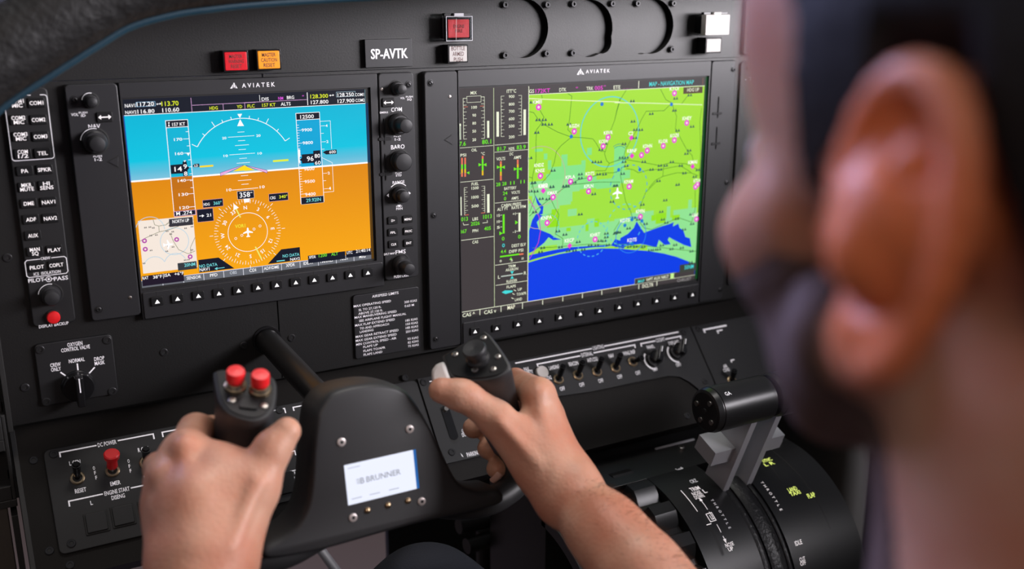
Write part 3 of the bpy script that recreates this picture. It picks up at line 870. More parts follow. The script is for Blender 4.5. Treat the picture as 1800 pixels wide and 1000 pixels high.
for x, y in MK: shift(softkey(MFD, FM, .9, x, y, 10.6, 8.0))
logo_p = len(bpy.data.objects)
b = MB_()
P = Px(b, FM, -.3, lift=.08)
for pts in ([(1019.5, 121), (1021.2, 121), (1022, 132), (1020.5, 128), (1018, 132), (1019.6, 127)], [(1018, 124), (1019.2, 123.5), (1017, 132), (1014, 131)], [(1022, 123.5), (1027, 131), (1023.6, 131)]): P.p(pts, WHITE)
P.t('A V I A T E K', 1051, 124.8, 42, 6.4, WHITE)
b.obj('maker_logo', MFD)
for q in ((756.6, 146), (762, 378.7), (765.8, 595.8), (1288.6, 121.4), (1277, 320.5), (1266, 509)):
    a = FM.pix(*q, 0); inst(SCR, 'screw', MFD, (a[0] - OX, a[1], 0.02))
a = FM.pix(790.5, 170, 0); inst(dm, 'light_sensor', MFD, (a[0] - OX, a[1], 0))
n0 = set(MFD.children)
triangle_mark(MFD, ((780, 246), (793.7, 236), (795, 255)))
slots(MFD, (((1263.7, 169), (1262, 208), (1252, 200), (1269, 200)), ((1260.5, 222), (1259, 263), (1250, 253), (1266, 253))))
for o in MFD.children:
    if o not in n0: shift(o)

mb = MB_()
mb.prism(rrect(ma - .4, mbt - 2.5, mbx + 4.0, mt + 1.5), SCZ - 2.5, SCZ, DARK)
CE = (760, 130, 4); CF = (760, 330, 3.45); CG = (740, 0, 5); CH = (1060, 0, 5); CI = (920, 130, 5); CJ = (1080, 120, 4.764); CK = (920, 320, 3.845); CL_ = (1080, 320, 3.845)
PE, PF, PG, PH, PI_, PJ, PK, PL_ = [Px(mb, FM, SCZ, c, LF) for c in (CE, CF, CG, CH, CI, CJ, CK, CL_)]
P0 = Px(mb, FM, SCZ, (0, 0, 1), LF)
grey = gl((66, 60, 62)); cream = gl((236, 240, 214), 1.05); grn = gl((110, 236, 30)); lime = gl((150, 226, 30)); blue = gl((4, 62, 232)); teal = gl((146, 228, 148)); mgt = gl((236, 60, 210)); orr = gl((236, 120, 90)); cyn = gl((70, 220, 220))
mb.rect(ma, mbt, mbx, mt, SCZ + .03, grey)
xs1 = PE.at(430, 100)[0]; xs2 = PE.at(675, 95)[0]; ybar = PF.at(174, 755)[1]; ytop = PI_.at(50, 182)[1]
LAND = grad_mat('map_land', [(0.0, (158, 228, 74)), (1.0, (166, 226, 40))], mbt, mt)
mb.rect(xs2 + .3, ybar, mbx, ytop, SCZ + .05, LAND)
mb.rect(mbx + .5, mbt, mbx + 4.5, mt, SCZ + .03, gl((14, 66, 30)))
# terrain patches
for x0, y0, x1, y1, P in ((100, 660, 170, 680, PI_), (180, 700, 210, 750, PI_), (335, 710, 385, 860, PI_), (560, 650, 600, 710, PI_), (800, 640, 845, 735, PI_), (215, 760, 245, 840, PI_), (240, 820, 540, 920, PI_), (510, 760, 545, 830, PI_), (200, 880, 330, 1000, PI_), (400, 920, 640, 1000, PI_),
                          (640, 930, 850, 990, PI_), (40, 0, 380, 60, PK), (60, 60, 330, 130, PK), (180, 120, 320, 150, PK), (0, 150, 240, 420, PK), (300, 185, 360, 225, PK), (230, 310, 654, 425, PK), (430, 250, 480, 310, PK), (520, 280, 654, 320, PK),
                          (0, 660, 80, 960, PJ), (20, 860, 130, 920, PJ), (355, 165, 375, 250, PL_), (500, 120, 520, 200, PL_), (0, 250, 110, 400, PL_), (110, 210, 260, 330, PL_), (230, 260, 560, 560, PL_), (400, 190, 550, 300, PL_)):
    a = P.at(x0, y0); b_ = P.at(x1, y1)
    mb.rect(max(a[0], xs2 + .4), b_[1], min(b_[0], mbx), a[1], SCZ + .07, teal if P in (PK, PL_) else gl((134, 228, 140)))
for x0, y0, x1, y1 in ((190, 185, 240, 300), (160, 215, 235, 300), (420, 285, 440, 330), (480, 250, 510, 300), (290, 310, 320, 330)):
    a = PK.at(x0, y0); b_ = PK.at(x1, y1); mb.rect(a[0], b_[1], b_[0], a[1], SCZ + .09, lime)
for x0, y0, x1, y1 in ((280, 215, 345, 275), (390, 225, 440, 255), (250, 225, 275, 260)):
    a = PL_.at(x0, y0); b_ = PL_.at(x1, y1); mb.rect(a[0], b_[1], b_[0], a[1], SCZ + .09, lime)
# sea
lx = PK.c
def k2(x, y): return P0.at(920 + x / 3.845, 320 + y / 3.845)
def l2(x, y): return P0.at(1080 + x / 3.845, 320 + y / 3.845)
sea = [(xs2 + .3, ybar), (xs2 + .3, k2(35, 545)[1]), k2(130, 515), k2(250, 485), k2(400, 460), k2(530, 448), k2(654, 450), l2(120, 458), l2(220, 464), l2(330, 482), l2(420, 505), l2(490, 532), (mbx, l2(545, 560)[1]), (mbx, ybar)]
mb.tri(sea, SCZ + .12, blue)
for S in ([k2(37, 480), k2(38, 330), k2(60, 255), k2(85, 215), k2(130, 225), k2(90, 270), k2(105, 320), k2(180, 350), k2(215, 375), k2(255, 388), k2(200, 392), k2(170, 372), k2(140, 410), k2(90, 450), k2(60, 470)],
          [k2(80, 90), k2(110, 140), k2(135, 165), k2(130, 215), k2(95, 225), k2(118, 185), k2(90, 140)],
          [k2(38, 532), k2(90, 515), k2(240, 478), k2(370, 452), k2(480, 440), k2(560, 437), k2(590, 430), k2(560, 426), k2(440, 432), k2(320, 440), k2(200, 460), k2(80, 485), k2(38, 495)],
          [k2(590, 430), k2(620, 385), k2(654, 395), l2(40, 378), l2(90, 350), l2(130, 310), l2(150, 265), l2(172, 300), l2(200, 342), l2(300, 305), l2(380, 280), l2(400, 270), l2(395, 300), l2(432, 280), l2(440, 310), l2(465, 325), l2(480, 370), l2(510, 380), l2(520, 440), l2(470, 425), l2(430, 405), l2(390, 385), l2(370, 372), l2(360, 390), l2(380, 420), l2(340, 425), l2(300, 390), l2(285, 440), l2(180, 418), l2(80, 430), l2(60, 450), l2(0, 435), k2(640, 440)]):
    S = [(min(max(q[0], xs2 + .3), mbx), q[1]) for q in S]
    mb.tri(S, SCZ + .14, blue)
# rings, routes, lines
clb = gl((90, 210, 215)); dkg = gl((70, 140, 30)); mauve = gl((196, 180, 150))
def ring(cx, cy_, rx, m, z=.16, dash=False, a0=0, a1=2 * PI, w=.9):
    c_ = P0.at(cx, cy_); r_ = abs(P0.at(cx + rx, cy_)[0] - c_[0])
    N = 40
    for i in range(N):
        if dash and i % 2: continue
        t0 = a0 + (a1 - a0) * i / N; t1 = a0 + (a1 - a0) * (i + 1) / N
        pts = [(c_[0] + r_ * math.cos(t), c_[1] + r_ * math.sin(t)) for t in (t0, (t0 + t1) / 2, t1)]
        if all(xs2 + .5 < p_[0] < mbx - .3 for p_ in pts): mb.stroke(pts, w, SCZ + z, m)
ring(1072, 232, 50, clb, w=1.1); ring(1105, 329, 32, gl((40, 150, 220)), dash=True); ring(1041, 420, 26, gl((80, 190, 230)), dash=True); ring(1109, 413, 26, gl((40, 130, 240))); ring(1098, 395, 30, clb, dash=True)
ring(948, 310, 45, mauve, w=.7); ring(948, 365, 32, mauve, w=.6); ring(962, 400, 20, gl((80, 200, 220)), dash=True, a0=-1, a1=2.8)
def roads(P, lst, m=dkg, w=.6, z=.18):
    for L in lst:
        q = [P.at(*a) for a in L]; q = [(min(max(a[0], xs2 + .4), mbx - .2), a[1]) for a in q]; mb.stroke(q, w, SCZ + z, m)
roads(PI_, [((50, 330), (90, 340), (130, 400), (190, 450), (300, 510), (420, 555), (520, 560), (610, 570), (640, 610), (680, 680), (718, 682)), ((140, 310), (180, 380), (160, 430), (115, 490), (110, 600), (110, 760), (80, 900), (75, 1000)),
            ((390, 172), (425, 195), (405, 400), (390, 490), (420, 520), (420, 555), (330, 630), (290, 680), (270, 780), (230, 880), (160, 960)), ((850, 210), (820, 320), (800, 410), (765, 500), (740, 620), (712, 700), (730, 760), (755, 785), (850, 750)),
            ((755, 785), (720, 850), (630, 852)), ((380, 990), (480, 930), (600, 905), (700, 870), (790, 868), (850, 850)), ((160, 185), (165, 215)), ((50, 905), (80, 915))])
roads(PI_, [((50, 216), (250, 225), (500, 235), (850, 246))], gl((236, 246, 190)), .9, .2)
roads(PJ, [((0, 288), (300, 292), (470, 298), (735, 306))], gl((226, 246, 190)), .9, .2)
roads(PJ, [((100, 180), (50, 260), (20, 360), (0, 440)), ((385, 175), (430, 262), (480, 290), (500, 350), (520, 400), (510, 510), (550, 580), (610, 690), (650, 730), (660, 780), (650, 820)), ((480, 290), (415, 355), (265, 360), (225, 430), (190, 510), (130, 610), (90, 690), (70, 770)),
           ((0, 780), (70, 760), (250, 790), (380, 815), (470, 790), (600, 800), (700, 850)), ((100, 840), (160, 850), (200, 875), (290, 850), (400, 845), (550, 815), (640, 870)), ((410, 820), (405, 905), (520, 875), (640, 875), (700, 900)), ((405, 905), (340, 940), (290, 1000)), ((60, 830), (50, 900), (70, 1000)), ((730, 330), (715, 450), (720, 700), (710, 900)), ((620, 220), (560, 300))])
roads(PK, [((60, 0), (70, 60), (80, 100), (40, 210)), ((654, 0), (500, 0), (300, 20), (180, 110), (40, 230)), ((170, 80), (210, 170), (240, 220), (215, 350), (265, 380), (265, 430)), ((60, 445), (200, 440), (430, 420), (600, 425)), ((654, 260), (610, 330))])
roads(PL_, [((280, 0), (210, 70), (180, 150), (165, 210)), ((50, 0), (75, 130), (110, 200), (120, 240)), ((170, 270), (200, 310), (250, 320), (320, 290), (430, 240), (520, 270)), ((0, 440), (200, 430), (380, 450), (550, 468)), ((545, 40), (545, 180), (520, 280)), ((0, 420), (100, 420), (200, 450))])
roads(PK, [((40, 115), (80, 190), (105, 230), (115, 330), (100, 410), (70, 470), (40, 520))], gl((190, 60, 200)), .9, .2)
# navaids and labels
def drop(P, pts, kind):
    for x, y in pts:
        a = P.at(x, y)
        if kind == 'o':
            mb.poly(circ(a[0], a[1], 3.3, 14), SCZ + .22, mgt); mb.poly(circ(a[0], a[1], 1.5, 10), SCZ + .24, gl((250, 220, 240)))
        elif kind == 'v':
            mb.poly([(a[0] - 3.2, a[1]), (a[0], a[1] - 3.2), (a[0] + 3.2, a[1]), (a[0], a[1] + 3.2)], SCZ + .22, mgt)
        elif kind == 'b':
            mb.poly(circ(a[0], a[1], 2.1, 10), SCZ + .22, gl((20, 120, 210)))
        else:
            for d in (-1.7, 1.7): mb.poly([(a[0] + d - 1.7, a[1] - 1.6), (a[0] + d + 1.7, a[1] - 1.6), (a[0] + d, a[1] + 1.6)], SCZ + .22, gl((52, 92, 84)))
drop(PI_, ((133, 292), (446, 504), (743, 556), (700, 635), (149, 895), (414, 945), (582, 916)), 'o')
drop(PJ, ((605, 457), (501, 602), (408, 650), (274, 689), (226, 727), (502, 209), (124, 990), (695, 972), (678, 992)), 'o')
drop(PK, ((440, 62), (200, 102), (160, 275), (484, 387)), 'o'); drop(PK, ((134, 58), (312, 430)), 'v'); drop(PJ, ((146, 733), (654, 822), (141, 582)), 'v'); drop(PL_, ((175, 233), (98, 30), (553, 250)), 'o')
drop(PI_, ((690, 265), (420, 550)), 'b'); drop(PJ, ((477, 302), (35, 850), (212, 848)), 'b'); drop(PL_, ((120, 418), (118, 253), (70, 292), (185, 262)), 'b')
drop(PI_, ((78, 245), (128, 400), (182, 400), (180, 440), (236, 440), (117, 512), (400, 440), (680, 662), (715, 610), (620, 770), (670, 770), (260, 845), (500, 878), (500, 912), (660, 878), (712, 878), (445, 950), (85, 955), (250, 990), (360, 985), (385, 985), (805, 980), (55, 735)), 't')
drop(PJ, ((150, 272), (512, 250), (308, 378), (502, 350), (155, 442), (175, 512), (220, 512), (650, 485), (528, 518), (170, 580), (80, 630), (55, 745), (100, 745), (80, 780), (98, 815), (245, 780), (480, 782), (380, 812), (428, 812), (555, 812), (310, 845), (380, 845), (68, 880), (585, 875), (625, 685), (602, 712), (368, 940), (528, 972), (630, 222), (672, 905), (698, 848)), 't')
drop(PK, ((70, 2), (45, 60), (85, 60), (120, 110), (165, 112), (192, 28), (280, 25), (475, 78), (598, 130), (384, 215), (625, 22), (232, 330), (280, 352), (370, 402), (250, 437), (130, 442), (115, 470), (302, 462), (345, 460), (404, 455), (450, 425), (495, 425), (560, 345), (560, 370), (545, 395), (515, 395), (570, 422), (75, 200), (634, 338)), 't')
drop(PL_, ((427, 15), (343, 120), (188, 150), (316, 198), (327, 250), (422, 245), (350, 272), (130, 240), (160, 250), (210, 280), (95, 310), (30, 338), (5, 345), (320, 425), (410, 422), (385, 450), (455, 442), (520, 465), (240, 458), (270, 455), (300, 452), (100, 435), (140, 435), (195, 435), (520, 215), (525, 280), (470, 318), (515, 540), (10, 340)), 't')
for t, x, y, w2, P in (('KMEI', 122, 245, 76, PI_), ('KGZH', 446, 455, 84, PI_), ('KEVR', 745, 515, 78, PI_), ('KCEW', 705, 592, 82, PI_), ('KNDZ', 137, 800, 84, PI_), ('KNSE', 146, 848, 80, PI_), ('KPLA', 412, 905, 84, PI_), ('KDTS', 585, 875, 78, PI_), ('KMJD', 172, 978, 84, PI_), ('KPLN', 573, 985, 80, PI_),
                       ('KTOI', 500, 170, 74, PJ), ('KHEY', 607, 418, 76, PJ), ('KOZR', 504, 562, 76, PJ), ('KLOR', 408, 610, 76, PJ), ('KDHN', 276, 650, 76, PJ), ('KBNF', 146, 690, 80, PJ), ('C2', 136, 545, 40, PJ), ('KMAI', 654, 785, 74, PJ), ('KPAM', 118, 948, 74, PJ), ('KTLH', 690, 940, 54, PJ),
                       ('KNPA', 155, 240, 74, PK), ('KHRT', 484, 355, 66, PK), ('KECP', 310, 393, 64, PK), ('KMAX', 195, 72, 66, PK), ('KMOB', 134, 28, 62, PK), ('KPFN', 174, 197, 58, PL_), ('KDTS', 70, 258, 64, PL_), ('KDTS', 118, 390, 62, PL_), ('KAAF', 545, 222, 40, PL_)):
    P.t(t, x, y, w2, 30 if P in (PI_, PJ) else 24, gl((252, 250, 240), 1.15), .22)
a = P0.at(1085, 339); mb.tri([(a[0] + x * 1.5, a[1] + y * 1.5) for x, y in [(y, x) for x, y in PL]] if False else [(a[0] + x * 1.35, a[1] + y * 1.35) for x, y in ((0, 4.6), (.8, 3.5), (.9, 1.5), (4.6, -.2), (4.6, -1.2), (.8, -.6), (.6, -3), (1.8, -4), (1.8, -4.6), (-1.8, -4.6), (-1.8, -4), (-.6, -3), (-.8, -.6), (-4.6, -1.2), (-4.6, -.2), (-.9, 1.5), (-.8, 3.5))], SCZ + .26, w_)
for q, r_ in ((1085, 18), (1085, 15)): ring(q + 3, 275, r_, gl((30, 150, 140)), a0=.8, a1=2.2, w=.6)
# frame lines
mb.rect(xs2, ybar, xs2 + .7, mt - 1, SCZ + .28, cream); mb.rect(xs2, ytop - .3, mbx, ytop + .3, SCZ + .28, cream)
mb.rect(xs1 - .3, ybar, xs1 + .3, mt - 1, SCZ + .28, gl((200, 214, 170)))
mb.rect(ma, ybar - .3, mbx, ybar + .3, SCZ + .28, cream)
for x, y, P in ((948, 795, PG),): P.t('GS', 972, 801, 44, 32, cream, .05)
PG.t('172KT', 1070, 797, 128, 36, mgt, .05); PG.t('DTK', 1246, 788, 62, 32, cream, .05); PG.t('___', 1322, 806, 66, 8, mgt, .05); PG.t('o', 1370, 766, 20, 18, mgt, .05); PG.t('TRK', 1484, 777, 62, 32, cream, .05); PG.t('005', 1562, 772, 72, 36, mgt, .05); PG.t('o', 1615, 752, 18, 16, mgt, .05); PG.t('ETE', 1722, 766, 60, 32, cream, .05)
PH.t('_ _ _', 215, 770, 80, 10, mgt, .05); PH.l([(314, 712), (316, 775)], 8, cream, .05); PH.t('MAP - NAVIGATION MAP', 604, 730, 392, 38, cyn, .05); PH.l([(878, 685), (880, 745)], 10, gl((120, 80, 70)), .05)
PH.r(706, 768, 872, 816, gl((84, 64, 44)), .2); PH.t('HDG UP', 790, 788, 104, 30, cream, .26)
# engine strip
def vert(P, x0, y0, x1, y1, n, m=cream, side=1, big=2, z=.1, w=.35, l=3.6):
    a = P.at(x0, y0); b_ = P.at(x1, y1); xx = a[0]
    mb.rect(xx - .2, b_[1], xx + .2, a[1], SCZ + z, m)
    for i in range(n + 1):
        y = a[1] + (b_[1] - a[1]) * i / n; L = l if i % big == 0 else l * .55
        mb.rect(min(xx, xx + side * L), y - w / 2, max(xx, xx + side * L), y + w / 2, SCZ + z, m)
PE.t('ITT %', 290, 132, 44, 22, cream, .05) if False else PE.t('MIX', 290, 132, 44, 22, cream, .05)
PE.r(242, 158, 342, 196, grey, .08, cream, 2.5); PE.l([(242, 170), (214, 172)], 2.5, cream, .05); PE.l([(342, 162), (366, 160)], 2.5, cream, .05)
vert(PE, 216, 172, 222, 458, 12); vert(PE, 365, 160, 370, 452, 12, side=-1)
for x, y in ((235, 232), (348, 226)): PE.l([(x - 14, y), (x + 14, y - 2)], 3, orr, .08)
for t, y in (('100', 234), ('90', 290), ('80', 346), ('50', 402), ('20', 462)): PE.t(t, 294, y, 38 if len(t) > 2 else 26, 20, cream, .05)
PE.r(184, 350, 202, 460, cream, .05); PE.r(384, 330, 400, 448, cream, .05); PE.r(192, 366, 202, 462, gl((180, 190, 170)), .07)
PE.t('7.6', 212, 490, 46, 30, grn, .05); PE.t('80.1', 381, 476, 64, 30, grn, .05)
PE.l([(186, 521), (428, 500)], 3, cream, .05); PE.l([(188, 762), (428, 738)], 3, cream, .05); PE.l([(438, 500), (672, 482)], 3, cream, .05); PE.l([(438, 550), (672, 534)], 3, cream, .05); PE.l([(440, 908), (672, 884)], 3, cream, .05)
PE.t('ITT\u00b0C', 556, 120, 66, 24, cream, .05)
vert(PE, 483, 156, 488, 440, 12); vert(PE, 627, 150, 630, 430, 12, side=-1)
for t, y in (('900', 158), ('800', 212), ('700', 262), ('600', 315), ('500', 366), ('200', 442)): PE.t(t, 557, y, 40, 20, cream, .05)
PE.r(450, 266, 468, 440, cream, .05); PE.r(640, 250, 657, 428, cream, .05)
PE.t('81.7', 485, 525, 64, 28, grn, .05); PE.t('N2%', 557, 524, 40, 20, cream, .05); PE.t('83.9', 624, 514, 64, 28, grn, .05)
PE.t('OIL', 294, 534, 40, 20, cream, .05); PE.t('PSI', 217, 570, 40, 20, cream, .05); PE.t('\u00b0C', 355, 560, 26, 20, cream, .05)
def bar(P, x, y0, y1, stops, w=12):
    for i in range(len(stops) - 1):
        a = y0 + (y1 - y0) * stops[i][0]; b_ = y0 + (y1 - y0) * stops[i + 1][0]; P.r(x - w / 2, a, x + w / 2, b_, stops[i][1], .05)
oy = gl((236, 190, 30))
bar(PE, 208, 590, 722, [(0, orr), (.35, grn), (.6, oy), (.8, orr), (1, orr)]); bar(PE, 230, 588, 722, [(0, orr), (.35, grn), (.6, oy), (.8, orr), (1, orr)]); bar(PE, 353, 576, 712, [(0, orr), (.15, grn), (.75, oy), (1, orr)])
bar(PE, 481, 614, 748, [(0, orr), (.15, oy), (.3, grn), (.55, oy), (.75, orr), (1, orr)]); bar(PE, 600, 602, 736, [(0, orr), (.25, oy), (.4, grn), (1, grn)])
for x, y in ((352, 638), (481, 655), (600, 668)):
    PE.p([(x - 4, y), (x - 28, y - 12), (x - 28, y + 12)], grn, .08); PE.p([(x + 4, y), (x + 28, y - 12), (x + 28, y + 12)], grn, .08)
PE.p([(240, 694), (260, 684), (260, 706)], grn, .08); PE.p([(200, 698), (188, 690), (188, 708)], grn, .08)
PE.t('DC', 556, 562, 26, 20, cream, .05); PE.t('VOLTS', 481, 596, 62, 22, cream, .05); PE.t('AMPS', 598, 586, 52, 22, cream, .05)
for t, x, y in (('28', 463, 776), ('28', 506, 771), ('11', 562, 765), ('11', 634, 757)): PE.t(t, x, y, 30, 24, grn, .05)
PE.t('BATTERY', 548, 802, 86, 20, cream, .05); PE.t('24', 511, 838, 32, 24, grn, .05); PE.t('VOLTS', 585, 832, 60, 20, cream, .05); PE.t('0', 511, 876, 16, 24, grn, .05); PE.t('AMPS', 580, 872, 50, 20, cream, .05)
PE.t('FUEL', 300, 772, 50, 20, cream, .05)
vert(PE, 224, 800, 230, 992, 12, w=.3); vert(PE, 368, 788, 372, 974, 12, side=-1, w=.3)
for t, y in (('1500', 801), ('1000', 865), ('500', 928)): PE.t(t, 300, y, 50, 20, cream, .05)
PE.l([(228, 992), (256, 988)], 4, orr, .08); PE.l([(342, 978), (370, 974)], 4, orr, .08); PE.r(190, 865, 206, 994, cream, .05); PE.r(384, 845, 402, 974, cream, .05)
PF.t('1013', 190, 190, 50, 24, grn, .05); PF.t('LBS', 260, 188, 34, 18, cream, .05); PF.t('1013', 334, 174, 52, 24, grn, .05); PF.t('2026', 260, 216, 54, 22, grn, .05); PF.l([(186, 212), (190, 226), (220, 223)], 3, cream, .05); PF.l([(332, 196), (334, 210), (304, 214)], 3, cream, .05)
PF.t('367', 188, 264, 40, 22, grn, .05); PF.t('PPH', 260, 260, 34, 18, cream, .05); PF.t('405', 334, 246, 40, 22, grn, .05); PF.l([(168, 320), (376, 293)], 3, cream, .05); PF.t('CAS', 260, 328, 36, 18, cream, .05)
PF.t('CABIN PRESS', 478, 102, 122, 18, cream, .05); PF.t('ALT FT', 426, 128, 66, 18, cream, .05); PF.t('RATE FPM', 523, 117, 86, 18, cream, .05)
PF.r(426, 162, 438, 276, grn, .05); PF.r(522, 152, 534, 264, cream, .05)
for t, y in (('15', 168), ('10', 205), ('5', 240)): PF.t(t, 400, y, 18, 16, cream, .05); PF.l([(412, y - 2), (422, y - 3)], 3, cream, .05)
for t, y in (('+1', 158), ('-1', 266)): PF.t(t, 496, y, 18, 16, cream, .05); PF.l([(508, y - 2), (518, y - 3)], 3, cream, .05)
PF.p([(426, 276), (406, 264), (406, 288)], grn, .08); PF.p([(520, 210), (502, 198), (502, 222)], grn, .08)
PF.t('0', 429, 308, 16, 22, grn, .05); PF.t('0', 527, 296, 16, 22, grn, .05); PF.t('0', 431, 349, 16, 22, cyn, .05); PF.t('DEST ELV', 524, 347, 86, 18, cream, .05); PF.t('4.4', 430, 386, 32, 20, grn, .05); PF.t('DIFF PSI', 508, 382, 86, 18, cream, .05)
PF.l([(410, 418), (526, 404)], 9, grn, .05); PF.l([(526, 404), (552, 400)], 9, orr, .05); PF.p([(476, 420), (466, 438), (486, 436)], grn, .05)
for t, x, y in (('0', 414, 444), ('5', 481, 440), ('10', 547, 428)): PF.t(t, x, y, 12, 14, cream, .05)
PF.l([(382, 470), (576, 444)], 3, cream, .05); PF.l([(384, 592), (576, 565)], 3, cream, .05)
PF.t('TRIM', 482, 474, 44, 16, cream, .05); PF.t('AILERON', 482, 494, 76, 16, cream, .05); PF.l([(416, 538), (548, 518)], 7, gl((190, 200, 190)), .05); PF.t('L', 404, 541, 12, 20, cream, .05); PF.t('R', 562, 516, 14, 20, cream, .05); PF.t('RUDDER', 482, 564, 66, 16, cream, .05)
PF.p([(483, 524), (472, 506), (494, 504)], cyn, .08); PF.p([(483, 534), (472, 552), (494, 550)], cyn, .08)
PF.t('FLAPS', 478, 598, 56, 16, cream, .05); PF.p([(420, 634), (440, 622), (486, 622), (486, 632), (444, 644)], cyn, .05)
for t, x, y, w2 in (('UP', 530, 615, 26), ('TO/APR', 540, 642, 60), ('LAND', 522, 676, 44)): PF.t(t, x, y, w2, 16, cream, .05)
for x, y in ((500, 622), (492, 644), (486, 670)): PF.l([(x - 7, y - 3), (x + 7, y + 3)], 4, cream, .05, snap=False)
PF.t('CAS ^', 220, 768, 76, 22, cream, .05); PF.t('CAS v', 350, 750, 74, 22, cream, .05); PF.t('MAP', 478, 724, 46, 24, gl((250, 248, 220)), .05)
for x in (288, 416, 546): PF.l([(x, 772 - (x - 288) * .15), (x, 736 - (x - 288) * .15)], 4, cream, .05)
for x, y in ((130, 798), (266, 776), (399, 754), (530, 732)): PK.l([(x, y), (x, y + 30)], 5, cream, .05)
for x, y in ((40, 712), (165, 692), (287, 670), (408, 622)): PL_.l([(x, y), (x, y + 30)], 5, cream, .05)
a = PL_.at(137, 654); b_ = PL_.at(537, 628); mb.rect(a[0], b_[1] + 0.2, mbx - .5, a[1], SCZ + .3, grey); mb.stroke([(a[0], b_[1]), (a[0], a[1]), (PL_.at(415, 640)[0], a[1])], .5, SCZ + .34, gl((150, 170, 150)))
PL_.t('MAP', 180, 668, 44, 20, cyn, .3); PL_.t('WPT AUX NRST', 290, 648, 156, 20, cream, .3); PL_.r(378, 618, 400, 650, gl((200, 240, 150)), .3); PL_.t('DCLTR', 226, 698, 76, 24, gl((250, 250, 225)), .05); PL_.t('CHKLIST', 470, 658, 96, 20, gl((150, 146, 146)), .35)
PL_.r(440, 560, 550, 596, gl((60, 66, 60)), .3); PL_.t('50NM', 503, 572, 62, 26, cyn, .36)
mb.obj('screen', MFD)

# ================================================================== audio panel
AUD = thing('audio_panel', 'tall narrow audio control panel with rows of lit white-lettered keys, far left', 'control panel', FM, -30, -100, HP)
AH = HP + 4.0
AX, AY = -30, -100


class MBa(MB):
    def __init__(s, x, y, h): MB.__init__(s, off=(x, y), h0=h)


def under(parent, fn, x, y, h):
    n0 = set(parent.children); fn()
    for o in parent.children:
        if o not in n0: o.location.x -= x * MM; o.location.y -= y * MM; o.location.z -= h * MM


a0 = FM.pix(84, 153, AH); a1 = FM.pix(56.5, 576, AH); a2 = FM.pix(133.7, 566, AH); a3 = FM.pix(8, 186, AH)
ax0 = (a1[0] + a3[0]) / 2; ax1 = a2[0]; az1 = a0[1]; az0 = a1[1]
b = MBa(AX, AY, HP); b.prism(rrect(ax0, az0, ax1, az1, 4), HP + .1, AH, PLATE, .9); b.obj('panel_body', AUD)
c2 = (0, 150, 4); c3 = (0, 380, 2.94)


def cp(c, x, y): return c[0] + x / c[2], c[1] + y / c[2]


def fa():
    for (x, y, c, t) in ((118, 125, c2, ['COM1', 'MIC']), (130, 242, c2, ['COM2', 'MIC']), (145, 358, c2, ['COM3', 'MIC']), (160, 480, c2, ['COM', '1/2']), (173, 600, c2, ['PA']), (187, 713, c2, ['MKR', 'MUTE']), (202, 828, c2, ['DME']), (217, 940, c2, ['ADF']),
                         (255, 122, c2, ['COM1']), (270, 240, c2, ['COM2']), (284, 358, c2, ['COM3']), (298, 475, c2, ['TEL']), (312, 590, c2, ['SPKR']), (326, 702, c2, ['HI', 'SENS']), (340, 818, c2, ['NAV1']), (353, 932, c2, ['NAV2']),
                         (170, 98, c3, ['AUX']), (180, 180, c3, ['MAN', 'SQ']), (280, 172, c3, ['PLAY']), (190, 261, c3, ['PILOT']), (290, 250, c3, ['COPLT'])):
        px, py = cp(c, x, y)
        key(AUD, FM, AH, px, py, 12.2, 7.8, t, 3.0)
    k = knob(AUD, FM, AH, 88.5, 517.5, 8.2, 6.2, 7, 15, 'volume_knob')
    a = FM.pix(93.5, 556.5, AH)
    b = MB(); b.lathe([(6.3, 0), (6.2, 1.2), (5.2, 1.3), (5.2, 3.4), (4.6, 4.2), (2.4, 4.6), (.1, 4.7)], 0, 0, RED, n=26, mats=[SCREW, SCREW, RED, RED, RED, RED])
    b.obj('backup_button', AUD, (a[0], a[1], AH))


under(AUD, fa, AX, AY, HP)
b = MBa(AX, AY, HP); P = Px(b, FM, AH, c2, .06); P3 = Px(b, FM, AH, c3, .06)
xl = P.at(60, 330)[0]; xr = P.at(357, 300)[0]; zt = P.at(250, 68)[1]; zb = P.at(230, 523)[1]
R1 = rrect(xl, zb, xr, zt, 2.2)
b.stroke(R1[-6:] + R1[:10] , .55, AH + .06, WHITE); g0 = P.at(215, 68)[0]; g1 = P.at(280, 66)[0]
b.stroke([(g1, zt), (xr - 2, zt)], .55, AH + .06, WHITE); b.stroke([(xl + 6, zt), (g0, zt)], .55, AH + .06, WHITE); b.stroke([(xl, zt - 3), (xl, zb + 2)], .55, AH + .06, WHITE); b.stroke([(xl + 2, zb), (xr - 2, zb)], .55, AH + .06, WHITE)
u0 = P3.at(133, 270)[0]; u1 = P3.at(347, 250)[0]; v0 = P3.at(200, 222)[1]; v1 = P3.at(245, 306)[1]
ca = P3.at(207, 217)[0]; cb = P3.at(264, 213)[0]
b.stroke([(ca, v0), (u0 + 1.5, v0), (u0, v0 - 1.5), (u0, v1 + 1.5), (u0 + 1.5, v1), (u1 - 1.5, v1), (u1, v1 + 1.5), (u1, v0 - 1.5), (u1 - 1.5, v0), (cb, v0)], .55, AH + .06, WHITE)
for t, x, y, w2, hh in (('CREW', 235, 217, 50, 14), ('ICS  ISOLATION', 244, 292, 140, 15), ('PILOT', 187, 330, 82, 20), ('PASS', 315, 320, 74, 20), ('DISPLAY BACKUP', 278, 561, 154, 15)): P3.t(t, x, y, w2, hh, WHITE)
